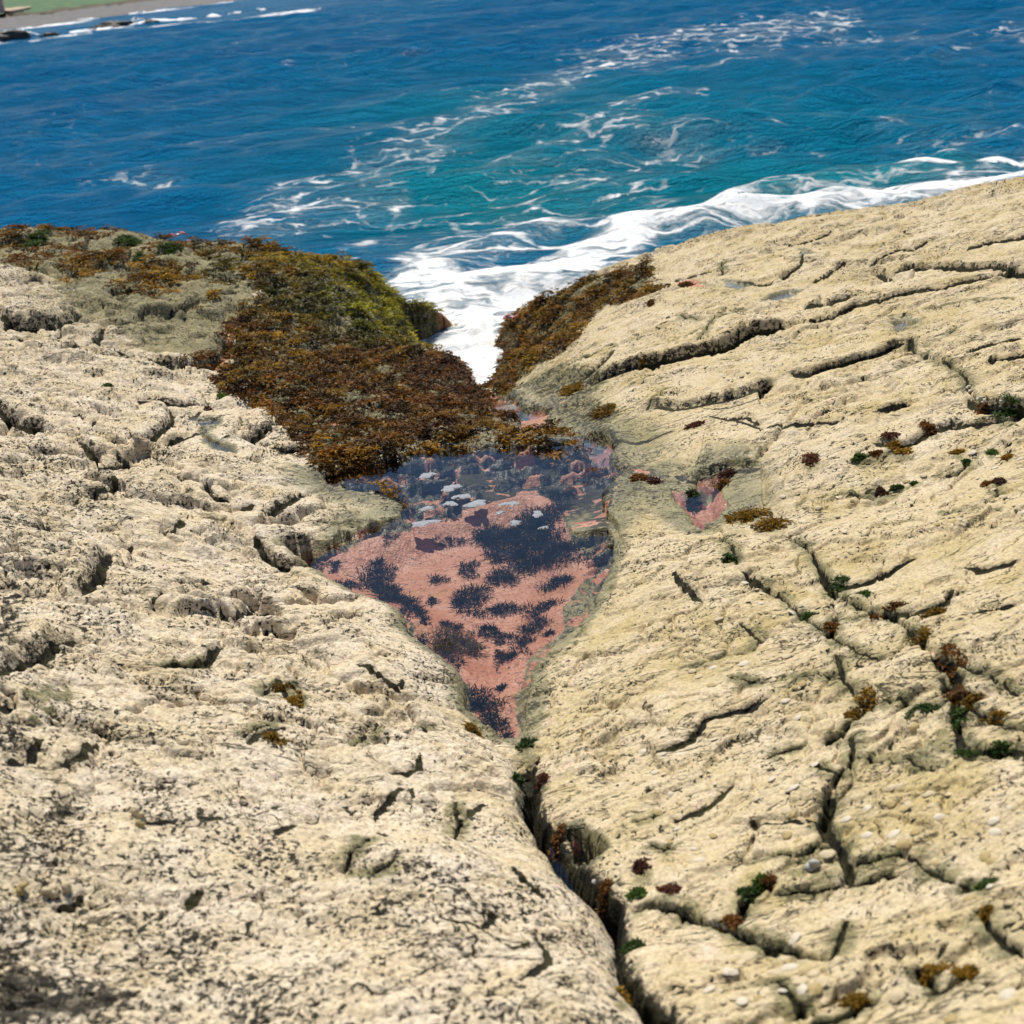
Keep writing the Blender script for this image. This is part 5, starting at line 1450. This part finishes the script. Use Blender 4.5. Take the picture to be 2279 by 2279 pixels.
def limpet_mesh(seed):
    r = np.random.default_rng(seed)
    bm = bmesh.new()
    nA = 28
    rib = r.uniform(-1, 1, nA)
    prof = [(0.0, 1.0), (.22, .93), (.5, .66), (.8, .27), (1.0, 0.0), (1.02, -.25)]
    rows = []
    for q, z in prof[1:]:
        rows.append([bm.verts.new((q * (1 + .11 * rib[i] * q) * math.cos(2 * math.pi * i / nA) + .08 * (1 - q), .82 * q * (1 + .11 * rib[i] * q) * math.sin(2 * math.pi * i / nA), z * .32)) for i in range(nA)])
    c = bm.verts.new((.10, 0, .32))
    for i in range(nA):
        bm.faces.new((c, rows[0][i], rows[0][(i + 1) % nA]))
        for j in range(len(rows) - 1):
            bm.faces.new((rows[j][i], rows[j + 1][i], rows[j + 1][(i + 1) % nA], rows[j][(i + 1) % nA]))
    for f in bm.faces:
        f.smooth = True
    me = bpy.data.meshes.new('limpet')
    bm.to_mesh(me)
    bm.free()
    return me
LIMP = []
for mi, m_ in enumerate(SHELLM[:3]):
    for s_ in range(3):
        me = limpet_mesh(300 + s_)
        me.materials.append(m_)
        LIMP.append((mi, me))

def normal_at(x, y, e=.02):
    h0 = lambda a, b: float(height_at(np.array([a]), np.array([b]))[0])
    v = Vector((h0(x - e, y) - h0(x + e, y), h0(x, y - e) - h0(x, y + e), 2 * e))
    return v.normalized()

def put_limpet(P0, size, mi, lab, grp, r):
    me = [q for i, q in LIMP if i == mi][int(r.integers(3))]
    o = bpy.data.objects.new('limpet', me)
    COL.objects.link(o)
    nrm = normal_at(P0[0], P0[1])
    o.rotation_mode = 'QUATERNION'
    o.rotation_quaternion = nrm.to_track_quat('Z', 'Y') @ Vector((0, 0, 1)).rotation_difference(Vector((0, 0, 1))) @ Matrix.Rotation(r.uniform(0, 6.28), 3, 'Z').to_quaternion()
    z = float(height_at(P0[:1], P0[1:2])[0])
    o.location = (P0[0], P0[1], z + .001)
    o.scale = (size, size, size * r.uniform(.8, 1.15))
    o['label'], o['category'] = lab, 'limpet'
    if grp:
        o['group'] = grp

r_ = np.random.default_rng(77)
REG = [('K', [(60, 120), (700, 20), (1000, 60), (1000, 500), (900, 860), (300, 1000), (120, 700), (60, 420)], 46, 'cream limpet scattered between the pool tip and the forked crack', 'limpets between the pool tip and the forked crack'),
       ('K', [(1120, 480), (1450, 540), (1932, 560), (1932, 900), (1500, 960), (1120, 860)], 22, 'cream limpet on the speckled rock right of the forked crack', 'limpets right of the forked crack'),
       ('K', [(150, 1230), (600, 1330), (1000, 1450), (1450, 1560), (1800, 1620), (1500, 1712), (500, 1712), (350, 1500)], 26, 'cream limpet on the lowest part of the right slab', 'limpets on the lowest part of the right slab'),
       ('L', [(420, 400), (800, 360), (1350, 200), (1932, 250), (1932, 600), (1500, 740), (850, 820), (640, 660)], 64, 'flat pale limpet on the open slab below the thick ledge', 'limpets on the open slab below the thick ledge'),
       ('L', [(30, 980), (350, 930), (640, 1100), (900, 1290), (880, 1500), (200, 1560), (0, 1400)], 22, 'cream limpet on the slab right of the pool', 'limpets on the slab right of the pool'),
       ('F', [(1000, 640), (1500, 560), (1932, 480), (1932, 640), (1500, 760), (1150, 820)], 26, 'tiny pale limpet on the terrace between the two long ledges', 'limpets on the terrace between the long ledges')]
for crop, poly, n, lab, grp in REG:
    poly = np.array(poly, float)
    k = 0
    tries = 0
    while k < n and tries < 4000:
        tries += 1
        x, y = r_.uniform(poly.min(0), poly.max(0))
        if not inside(np.array([x]), np.array([y]), poly)[0]:
            continue
        P0, t0 = world_at(crop, x, y)
        if float(height_at(P0[:1], P0[1:2], np.maximum(DARK, CRK))[0]) > .25 or float(height_at(P0[:1], P0[1:2], SLOPE)[0]) > .7:
            continue
        put_limpet(P0, float(np.clip(r_.normal(.012, .003), .007, .019)), int(r_.choice([0, 0, 0, 1, 2])), lab, grp, r_)
        k += 1
for crop, x, y, size, mi, lab in [('K', 1370, 260, .022, 1, 'olive limpet alone left of the wet brown patch'), ('K', 1370, 772, .022, 1, 'yellow limpet beside a whiter one'), ('K', 1293, 785, .028, 2, 'large white limpet beside a yellow one'),
                                  ('K', 1765, 1040, .02, 2, 'pale limpet sitting inside the dark green weed ring'), ('K', 1850, 1570, .03, 2, 'large white limpet near the lower right corner'), ('K', 1670, 1090, .022, 1, 'ochre limpet just below the weed ring'),
                                  ('K', 712, 1382, .028, 2, 'left of two large white limpets under the diagonal crack'), ('K', 818, 1392, .028, 2, 'right of two large white limpets under the diagonal crack'), ('K', 1770, 922, .024, 1, 'ochre limpet above the weed ring'),
                                  ('K', 930, 1520, .028, 0, 'broad cream limpet left of the v-shaped crack'), ('K', 885, 1590, .028, 2, 'broad white limpet just below the cream one'), ('K', 85, 402, .024, 2, 'left white limpet below the curved ledge'), ('K', 163, 395, .02, 2, 'right white limpet below the curved ledge'),
                                  ('K', 1060, 712, .024, 2, 'white limpet on the right lip of the forked crack'), ('K', 1000, 915, .03, 0, 'cream limpet on the island in the gravel hollow'), ('L', 1600, 735, .026, 1, 'olive limpet above the thin right-hand crack'), ('L', 435, 985, .024, 2, 'white limpet on the ochre boss'), ('L', 495, 1085, .018, 2, 'small white limpet right of the ochre boss')]:
    P0, t0 = world_at(crop, x, y)
    ox_, oy_ = r_.uniform(-.07, .07, (2, 60))
    ox_[0] = oy_[0] = 0
    qx, qy = P0[0] + ox_, P0[1] + oy_
    best = np.argmin(height_at(qx, qy, SLOPE) + 2 * height_at(qx, qy, np.maximum(DARK, CRK)) + 5 * np.hypot(ox_, oy_))
    P0 = np.array([qx[best], qy[best], 0])
    put_limpet(P0, size * .62, mi, lab, None, r_)

def snail_mesh(seed):
    """a whorled shell: a tube of growing bore wound round its axis"""
    r = np.random.default_rng(seed)
    bm = bmesh.new()
    rows = []
    turns, nS, nA = 3.0, 54, 12
    for i in range(nS):
        t = i / (nS - 1)
        a = t * turns * 2 * math.pi
        g = .12 * math.exp(2.0 * t)
        R_, z = .55 * g, .9 - .95 * g
        c = Vector((R_ * math.cos(a), R_ * math.sin(a), z))
        rad = Vector((math.cos(a), math.sin(a), 0))
        rows.append([bm.verts.new(c + (rad * math.cos(2 * math.pi * j / nA) + Vector((0, 0, 1)) * math.sin(2 * math.pi * j / nA)) * g * .62) for j in range(nA)])
    for i in range(nS - 1):
        for j in range(nA):
            bm.faces.new((rows[i][j], rows[i][(j + 1) % nA], rows[i + 1][(j + 1) % nA], rows[i + 1][j]))
    bm.faces.new(rows[-1])
    bm.faces.new(rows[0][::-1])
    for f in bm.faces:
        f.smooth = True
    me = bpy.data.meshes.new('snail_shell')
    bm.to_mesh(me)
    bm.free()
    return me
for i, (crop, x, y, size, mi, lab, grp) in enumerate([
    ('I', 720, 848, .026, 0, 'round pale snail shell in a dark pit of the left shelf', None), ('I', 728, 906, .018, 1, 'smaller yellowish snail shell below the round one', None), ('I', 130, 1252, .022, 1, 'yellow-brown snail shell at the left, beside the shell row', None),
    ('I', 245, 1280, .020, 0, 'leftmost shell of the row in the lower left shelf', None), ('I', 290, 1262, .024, 0, 'middle shell of the row in the lower left shelf', None), ('I', 338, 1245, .022, 0, 'rightmost shell of the row in the lower left shelf', None),
    ('K', 905, 962, .026, 3, 'grey-blue snail shell with a white edge in the gravel hollow', None), ('K', 855, 1040, .018, 0, 'pinkish shell at the edge of the gravel hollow', None),
    ('N', 1215, 1300, .022, 2, 'pale rounded snail shell lodged under the dark right-hand ledge', 'shells lodged under the right-hand ledge'), ('N', 1245, 1325, .018, 2, 'pale rounded snail shell lodged under the dark right-hand ledge', 'shells lodged under the right-hand ledge'),
    ('N', 1360, 1450, .022, 2, 'pale rounded snail shell lodged under the dark right-hand ledge', 'shells lodged under the right-hand ledge'), ('N', 1400, 1465, .022, 2, 'pale rounded snail shell lodged under the dark right-hand ledge', 'shells lodged under the right-hand ledge'),
    ('N', 1620, 1475, .02, 2, 'pale rounded snail shell lodged under the dark right-hand ledge', 'shells lodged under the right-hand ledge'), ('J', 1530, 1068, .012, 3, 'tiny dark snail shell on the pink floor of the crack', None)]):
    P0, t0 = world_at(crop, x, y)
    me = snail_mesh(i)
    o = link('snail_shell', me, SHELLM[mi], loc=(P0[0], P0[1], float(height_at(P0[:1], P0[1:2])[0]) + size * .35), label=lab, category='shell')
    o.scale = (size * .8,) * 3
    o.rotation_euler = (r_.uniform(.3, 1.1), r_.uniform(-.4, .4), r_.uniform(0, 6.28))
    if grp:
        o['group'] = grp

# ------------------------------------------------------------------ crabs
def plain(name, c, rough=.5, c2=None, sc=60):
    k = NT_(name)
    p = k.pos()
    col = k.mix(k.ss(k.noise(sc, 4, .6, p), .35, .65), c, c2 or tuple(x * .7 for x in c))
    return k.finish(k.bsdf(Base_Color=col, Roughness=rough))
crab_blue, crab_red = plain('crab_shell', (.10, .13, .17), .35, (.35, .36, .38)), plain('crab_limb', (.50, .06, .04), .4, (.55, .16, .12))
def tube(bm, pts, radii, n=8):
    rows = []
    for i, (p, rd_) in enumerate(zip(pts, radii)):
        p = Vector(p)
        d = (Vector(pts[min(i + 1, len(pts) - 1)]) - Vector(pts[max(i - 1, 0)])).normalized()
        a = d.orthogonal().normalized()
        b = d.cross(a)
        rows.append([bm.verts.new(p + (a * math.cos(2 * math.pi * j / n) + b * math.sin(2 * math.pi * j / n)) * rd_) for j in range(n)])
    for i in range(len(rows) - 1):
        for j in range(n):
            f = bm.faces.new((rows[i][j], rows[i][(j + 1) % n], rows[i + 1][(j + 1) % n], rows[i + 1][j]))
            f.smooth = True
    bm.faces.new(rows[0][::-1])
    bm.faces.new(rows[-1])
def done(bm, name, mt, parent):
    bmesh.ops.recalc_face_normals(bm, faces=bm.faces)
    me = bpy.data.meshes.new(name)
    bm.to_mesh(me)
    bm.free()
    return link(name, me, mt, parent=parent)
def crab(P0, lab, rz, s):
    root = empty('crab', P0, label=lab, category='crab', group='crabs on the weed')
    root.rotation_euler = (0, 0, rz)
    root.scale = (s, s, s)
    bm = bmesh.new()
    bmesh.ops.create_uvsphere(bm, u_segments=20, v_segments=12, radius=1)
    for v in bm.verts:
        fr = 1 + .12 * v.co.y
        v.co = Vector((v.co.x * .040 * fr, v.co.y * .030, v.co.z * .015 + .03))
    for f in bm.faces:
        f.smooth = True
    done(bm, 'carapace', crab_blue, root)
    for sx_ in (-1, 1):
        for k in range(4):
            a = math.radians(-48 + 30 * k)
            d = Vector((sx_ * math.cos(a), math.sin(a), 0))
            b0 = Vector((sx_ * .032, (k - 1.5) * .012, .03))
            bm = bmesh.new()
            tube(bm, [b0, b0 + d * .03 + Vector((0, 0, .018)), b0 + d * .058 + Vector((0, 0, .002)), b0 + d * .072 + Vector((0, 0, -.028))], [.005, .0065, .0045, .0012])
            done(bm, 'leg', crab_red, root)
        bm = bmesh.new()
        tube(bm, [(sx_ * .03, .022, .03), (sx_ * .052, .042, .034), (sx_ * .046, .066, .032), (sx_ * .030, .082, .030)], [.006, .008, .013, .003])
        tube(bm, [(sx_ * .045, .066, .032), (sx_ * .056, .078, .032), (sx_ * .044, .088, .030)], [.006, .006, .002])
        done(bm, 'claw', crab_red, root)
        bm = bmesh.new()
        tube(bm, [(sx_ * .012, .026, .036), (sx_ * .014, .032, .044), (sx_ * .014, .033, .047)], [.002, .003, .001])
        done(bm, 'eye', crab_blue, root)
for crop, x, y, lab, rz, s in [('F', 390, 345, 'red-legged grey crab on the brown weed right of the white inlet', 2.6, .75), ('D', 1100, 222, 'dark and red crab on the skyline of the left headland', .6, .8), ('D', 1130, 222, 'pinkish red crab on the left headland skyline, right of a darker one', 3.4, .7)]:
    P0, t0 = world_at(crop, x, y + (18 if crop == 'D' else 0))
    P0[2] = float(height_at(P0[:1], P0[1:2])[0]) + .055
    crab(P0, lab, rz, s)

# ------------------------------------------------------------------ the far shore
def ground(name, lab, cat, rows, mt, sub=120, bumpy=.0, seed=0, kind='structure'):
    """rows: polylines (world) nearest first, lofted"""
    rs = []
    for q in rows:
        q = np.array(q)
        L = np.r_[0, np.cumsum(np.linalg.norm(np.diff(q[:, :2], axis=0), axis=1))]
        t = np.linspace(0, L[-1], sub)
        rs.append(np.stack([np.interp(t, L, q[:, i]) for i in range(3)], -1))
    rs = np.stack(rs)
    k = 10
    full = np.concatenate([rs[i] + (rs[i + 1] - rs[i]) * (np.arange(k) / k)[:, None, None] for i in range(len(rs) - 1)] + [rs[-1:]])
    full[..., 2] += bumpy * fbm(full[..., 0] * .5, full[..., 1] * .5, 4, seed)
    me = grid_mesh(name, full[..., 0], full[..., 1], full[..., 2], {})
    return link(name, me, mt, kind=kind, label=lab, category=cat)
def ext(ptz):
    a = np.array(ptz, float)
    return onplane(a[:, :2], a[:, 2])
sx0 = 800 / 2279 * 1.0
WLINE = ext([(-420, 108, 0), (-150, 76, 0), (0, 58, 0), (105, 46, 0), (246, 26, 0), (316, 17, 0), (400, 7, 0), (470, -2, 0), (600, -20, 0), (760, -44, 0)])
TOPL = ext([(-420, 82, .5), (-150, 51, .5), (0, 33, .5), (88, 26, .5), (210, 10, .5), (305, -2, .5), (400, -15, .5), (470, -24, .5), (600, -42, .5), (760, -62, .4)])
d_ = np.array([-.25, .97, 0])
beach_mat = plain('beach_cobbles', (.095, .09, .092), .9, (.15, .14, .14), 1.2)
grass_mat = plain('bank_grass', (.03, .10, .035), .9, (.07, .13, .04), .8)
scrub_mat = plain('bank_scrub', (.085, .065, .03), .9, (.05, .045, .02), 1.0)
path_mat = plain('sandy_path', (.42, .31, .22), .9, (.36, .27, .19), .6)
wl0 = WLINE - d_ * 1.5
wl0[:, 2] = -.35
ground('far_beach', 'grey cobble beach along the far shore', 'beach', [wl0, WLINE + [0, 0, .05], TOPL], beach_mat, 200, .10, 3)
b1 = TOPL + d_ * 2 + [0, 0, .16]
b2 = TOPL + d_ * 22 + [0, 0, .55]
b3 = TOPL + d_ * 90 + [0, 0, 2.3]
ground('scrub_bank', 'brownish scrub bank at the top of the far beach', 'bank', [TOPL - [0, 0, .02], b1, b1 + d_ * 2 + [0, 0, .06]], scrub_mat, 200, .12, 4)
ground('grass_field', 'green field behind the far beach', 'field', [b1 + d_ * 1.6 + [0, 0, .0], b2, b3, b3 + d_ * 400 + [0, 0, 5]], grass_mat, 200, .15, 5)
# track and house at the corner of the frame
pq = px('Q', [(60, 165), (170, 165), (470, 108), (455, 60), (260, 55), (90, 110)])
pw_ = onplane(pq, np.full(len(pq), 1.05))
bm = bmesh.new()
f = bm.faces.new([bm.verts.new(v) for v in pw_])
if f.normal.z < 0:
    f.normal_flip()
e = bmesh.ops.extrude_face_region(bm, geom=[f])
for v in [g for g in e['geom'] if isinstance(g, bmesh.types.BMVert)]:
    v.co.z -= 1.3
bmesh.ops.recalc_face_normals(bm, faces=bm.faces)
me = bpy.data.meshes.new('sandy_track')
bm.to_mesh(me)
bm.free()
link('sandy_track', me, path_mat, kind='structure', label='pinkish sandy track on the far field', category='track')

def box(bm, x0, x1, y0, y1, z0, z1):
    v = [bm.verts.new((x, y, z)) for x in (x0, x1) for y in (y0, y1) for z in (z0, z1)]
    for q in ((0, 1, 3, 2), (4, 6, 7, 5), (0, 4, 5, 1), (2, 3, 7, 6), (0, 2, 6, 4), (1, 5, 7, 3)):
        bm.faces.new([v[i] for i in q])
hp = onplane(px('Q', [(60, 165)]), [1.1])[0]
root = empty('house', (hp[0], hp[1], .9), label='pale pink house end at the far shore, cut by the frame', category='house')
root.rotation_euler = (0, 0, .25)
hw, hr, hg = plain('pink_render', (.58, .44, .38), .85), plain('slate_roof', (.10, .09, .09), .8), plain('dark_glass', (.02, .025, .03), .1)
bm = bmesh.new(); box(bm, -7.5, 0, 0, 5, 0, 3.0); done(bm, 'wall', hw, root)
bm = bmesh.new()
vs = [bm.verts.new(c) for c in ((-7.8, -.3, 3.01), (.3, -.3, 3.01), (.3, 5.3, 3.01), (-7.8, 5.3, 3.01), (-7.8, 2.5, 4.9), (.3, 2.5, 4.9))]
for q in ((0, 1, 5, 4), (2, 3, 4, 5), (1, 2, 5), (3, 0, 4), (0, 3, 2, 1)):
    bm.faces.new([vs[i] for i in q])
done(bm, 'roof', hr, root)
for wx in (-1.9, -4.4):
    bm = bmesh.new(); box(bm, wx - .55, wx + .55, -.03, .08, .5, 2.0)
    done(bm, 'window', hg, root)

# rocks awash before the beach
reef_mat = plain('reef_rock', (.035, .032, .028), .7, (.07, .06, .05), 3)
def lump(rx, ry, rz, seed, sub=4):
    bm = bmesh.new()
    bmesh.ops.create_icosphere(bm, subdivisions=sub, radius=1)
    r = np.random.default_rng(seed)
    c = np.array([v.co[:] for v in bm.verts])
    o1 = r.uniform(0, 50)
    n_ = fbm(c[:, 0] * 1.6 + o1, c[:, 1] * 1.6 + c[:, 2] * 1.3, 4, seed)
    for v, k in zip(bm.verts, n_):
        k = 1 + .38 * float(k)
        v.co = Vector((v.co.x * rx * k, v.co.y * ry * k, v.co.z * rz * k))
    for f in bm.faces:
        f.smooth = True
    me = bpy.data.meshes.new('lump')
    bm.to_mesh(me)
    bm.free()
    return me
for crop, x, y, rx, rz, lab in [('Q', 110, 630, 1.7, .6, 'largest dark reef rock, in the surf at the left edge'), ('Q', 1740, 415, 1.5, .35, 'low dark reef rock behind the long white breaker'), ('R', 410, 264, .6, .25, 'small dark reef rock in the middle of the long white breaker'),
                                ('Q', 770, 560, .6, .22, 'small dark reef rock between the two stretches of surf'), ('Q', 1560, 440, .7, .2, 'flat dark reef rock at the left end of the long breaker')]:
    P0 = onplane(px(crop, [(x, y)]), [0])[0]
    link('reef_rock', lump(rx, rx * .6, rz, int(x)), reef_mat, loc=(P0[0], P0[1], .05), label=lab, category='rock', group='reef rocks off the far beach')
# breakers: long rolls of white water with a lumpy crest
brk_mat = plain('breaker_foam', (.80, .82, .83), .9, (.62, .68, .72), 1.5)
def breaker(name, pts, hgt, wid, seed, lab):
    a = onplane(np.concatenate([px(c, p) for c, p in pts]), 0)
    L = np.r_[0, np.cumsum(np.linalg.norm(np.diff(a[:, :2], axis=0), axis=1))]
    n = 90
    t = np.linspace(0, L[-1], n)
    c = np.stack([np.interp(t, L, a[:, i]) for i in range(2)], -1)
    m = 11
    co = np.zeros((n, m, 3))
    en = np.sin(np.pi * np.linspace(.02, .98, n)) ** .5
    nz = fbm(t * .35, t * 0 + seed, 4, seed)
    for j in range(m):
        s_ = (j / (m - 1)) * 2 - 1
        wob_ = fbm(t * .5, t * 0 + s_ * 2 + seed, 3, seed + 2)
        co[:, j, 0] = c[:, 0] + .15 * wob_
        co[:, j, 1] = c[:, 1] + s_ * wid * en * (1 + .4 * nz)
        co[:, j, 2] = np.clip(hgt * en * np.clip(1 + .5 * nz, .3, 1.6) * max(0, 1 - s_ * s_) ** .7 * (1 + .4 * wob_), 0, 9) - .06 + (-.1 if abs(s_) == 1 else 0)
    o = link('breaking_wave', grid_mesh('breaking_wave', co[..., 0], co[..., 1], co[..., 2], {}), brk_mat, label=lab, category='wave', group='breakers off the far beach')
breaker('b', [('Q', [(-60, 655), (60, 640), (200, 615), (420, 575), (600, 548)])], .40, 1.8, 1, 'broad white surf boiling round the largest reef rock')
breaker('b', [('Q', [(1010, 510), (1250, 500), (1500, 465), (1700, 450), (1850, 428)])], .2, .8, 2, 'thin white breaker left of the long one')
breaker('b', [('R', [(120, 300), (300, 270), (420, 255), (600, 235), (780, 222), (900, 208)])], .34, 1.2, 3, 'long white breaker in mid channel off the far beach')
breaker('b', [('R', [(178, 262), (240, 235), (300, 215), (350, 205)])], .30, 1.1, 4, 'steep white crest standing up behind the long breaker')
breaker('b', [('R', [(1240, 155), (1300, 135), (1380, 128)])], .12, .8, 5, 'short white crest right of the long breaker')
breaker('b', [('R', [(1495, 95), (1580, 100), (1680, 112)])], .10, .8, 6, 'short white crest farthest right')
breaker('b', [('R', [(1000, 188), (1100, 184), (1180, 178)])], .2, .7, 7, 'faint white line between the long breaker and the short crests')
breaker('b', [('Q', [(0, 488), (150, 470), (330, 440), (560, 430)])], .15, .8, 8, 'white wash on the beach at the left edge')
breaker('b', [('Q', [(820, 378), (1000, 355), (1200, 320), (1400, 295), (1640, 278)])], .15, .8, 9, 'white wash on the middle of the beach')
breaker('b', [('R', [(0, 165), (100, 155), (270, 142), (430, 112), (650, 95)])], .15, .9, 10, 'white wash on the right part of the beach')

# ------------------------------------------------------------------ labels of the setting
LAB = {'rock_shelf': ('pale barnacle-covered rock shelf split by cracks', 'rock'), 'sea': ('blue choppy sea streaked with foam', 'sea')}
PL = iter([])
for o in list(COL.objects):
    if o.get('kind') == 'structure' and 'label' not in o:
        b = o.name.split('.')[0]
        if b in LAB:
            o['label'], o['category'] = LAB[b]
wn = {'main': 'large triangular rock pool with a pink floor', 'upper channel': 'pool in the channel just above the white inlet', 'lower channel': 'narrow channel pool linking the inlet to the large pool', 'side': 'small pink pool under the thick ledge', 'crack': 'pink pool in the great crack',
      'tilted slab': 'blue puddle in the notch of the right slab', 'ledge top': 'left puddle on the upper right slab', 'broad ledge': 'right puddle on the upper right slab', 'joint': 'tiny puddle in the upper joint of the right slab', 'left gully': 'puddle at the head of the left gully',
      'left gully foot': 'puddle at the foot of the left gully', 'headland': 'puddle among the grey headland rocks', 'headland far': 'puddle at the far left of the headland', 'weed hollow': 'puddle in the weedy top of the headland', 'weed hole': 'small puddle in the brown weed bed'}
ws = [o for o in COL.objects if o.name.split('.')[0] in ('pool_water', 'puddle_water')]
for o, nm in zip(sorted(ws, key=lambda q: q['order']), POOLS):
    o['label'], o['category'] = wn[nm], 'water'
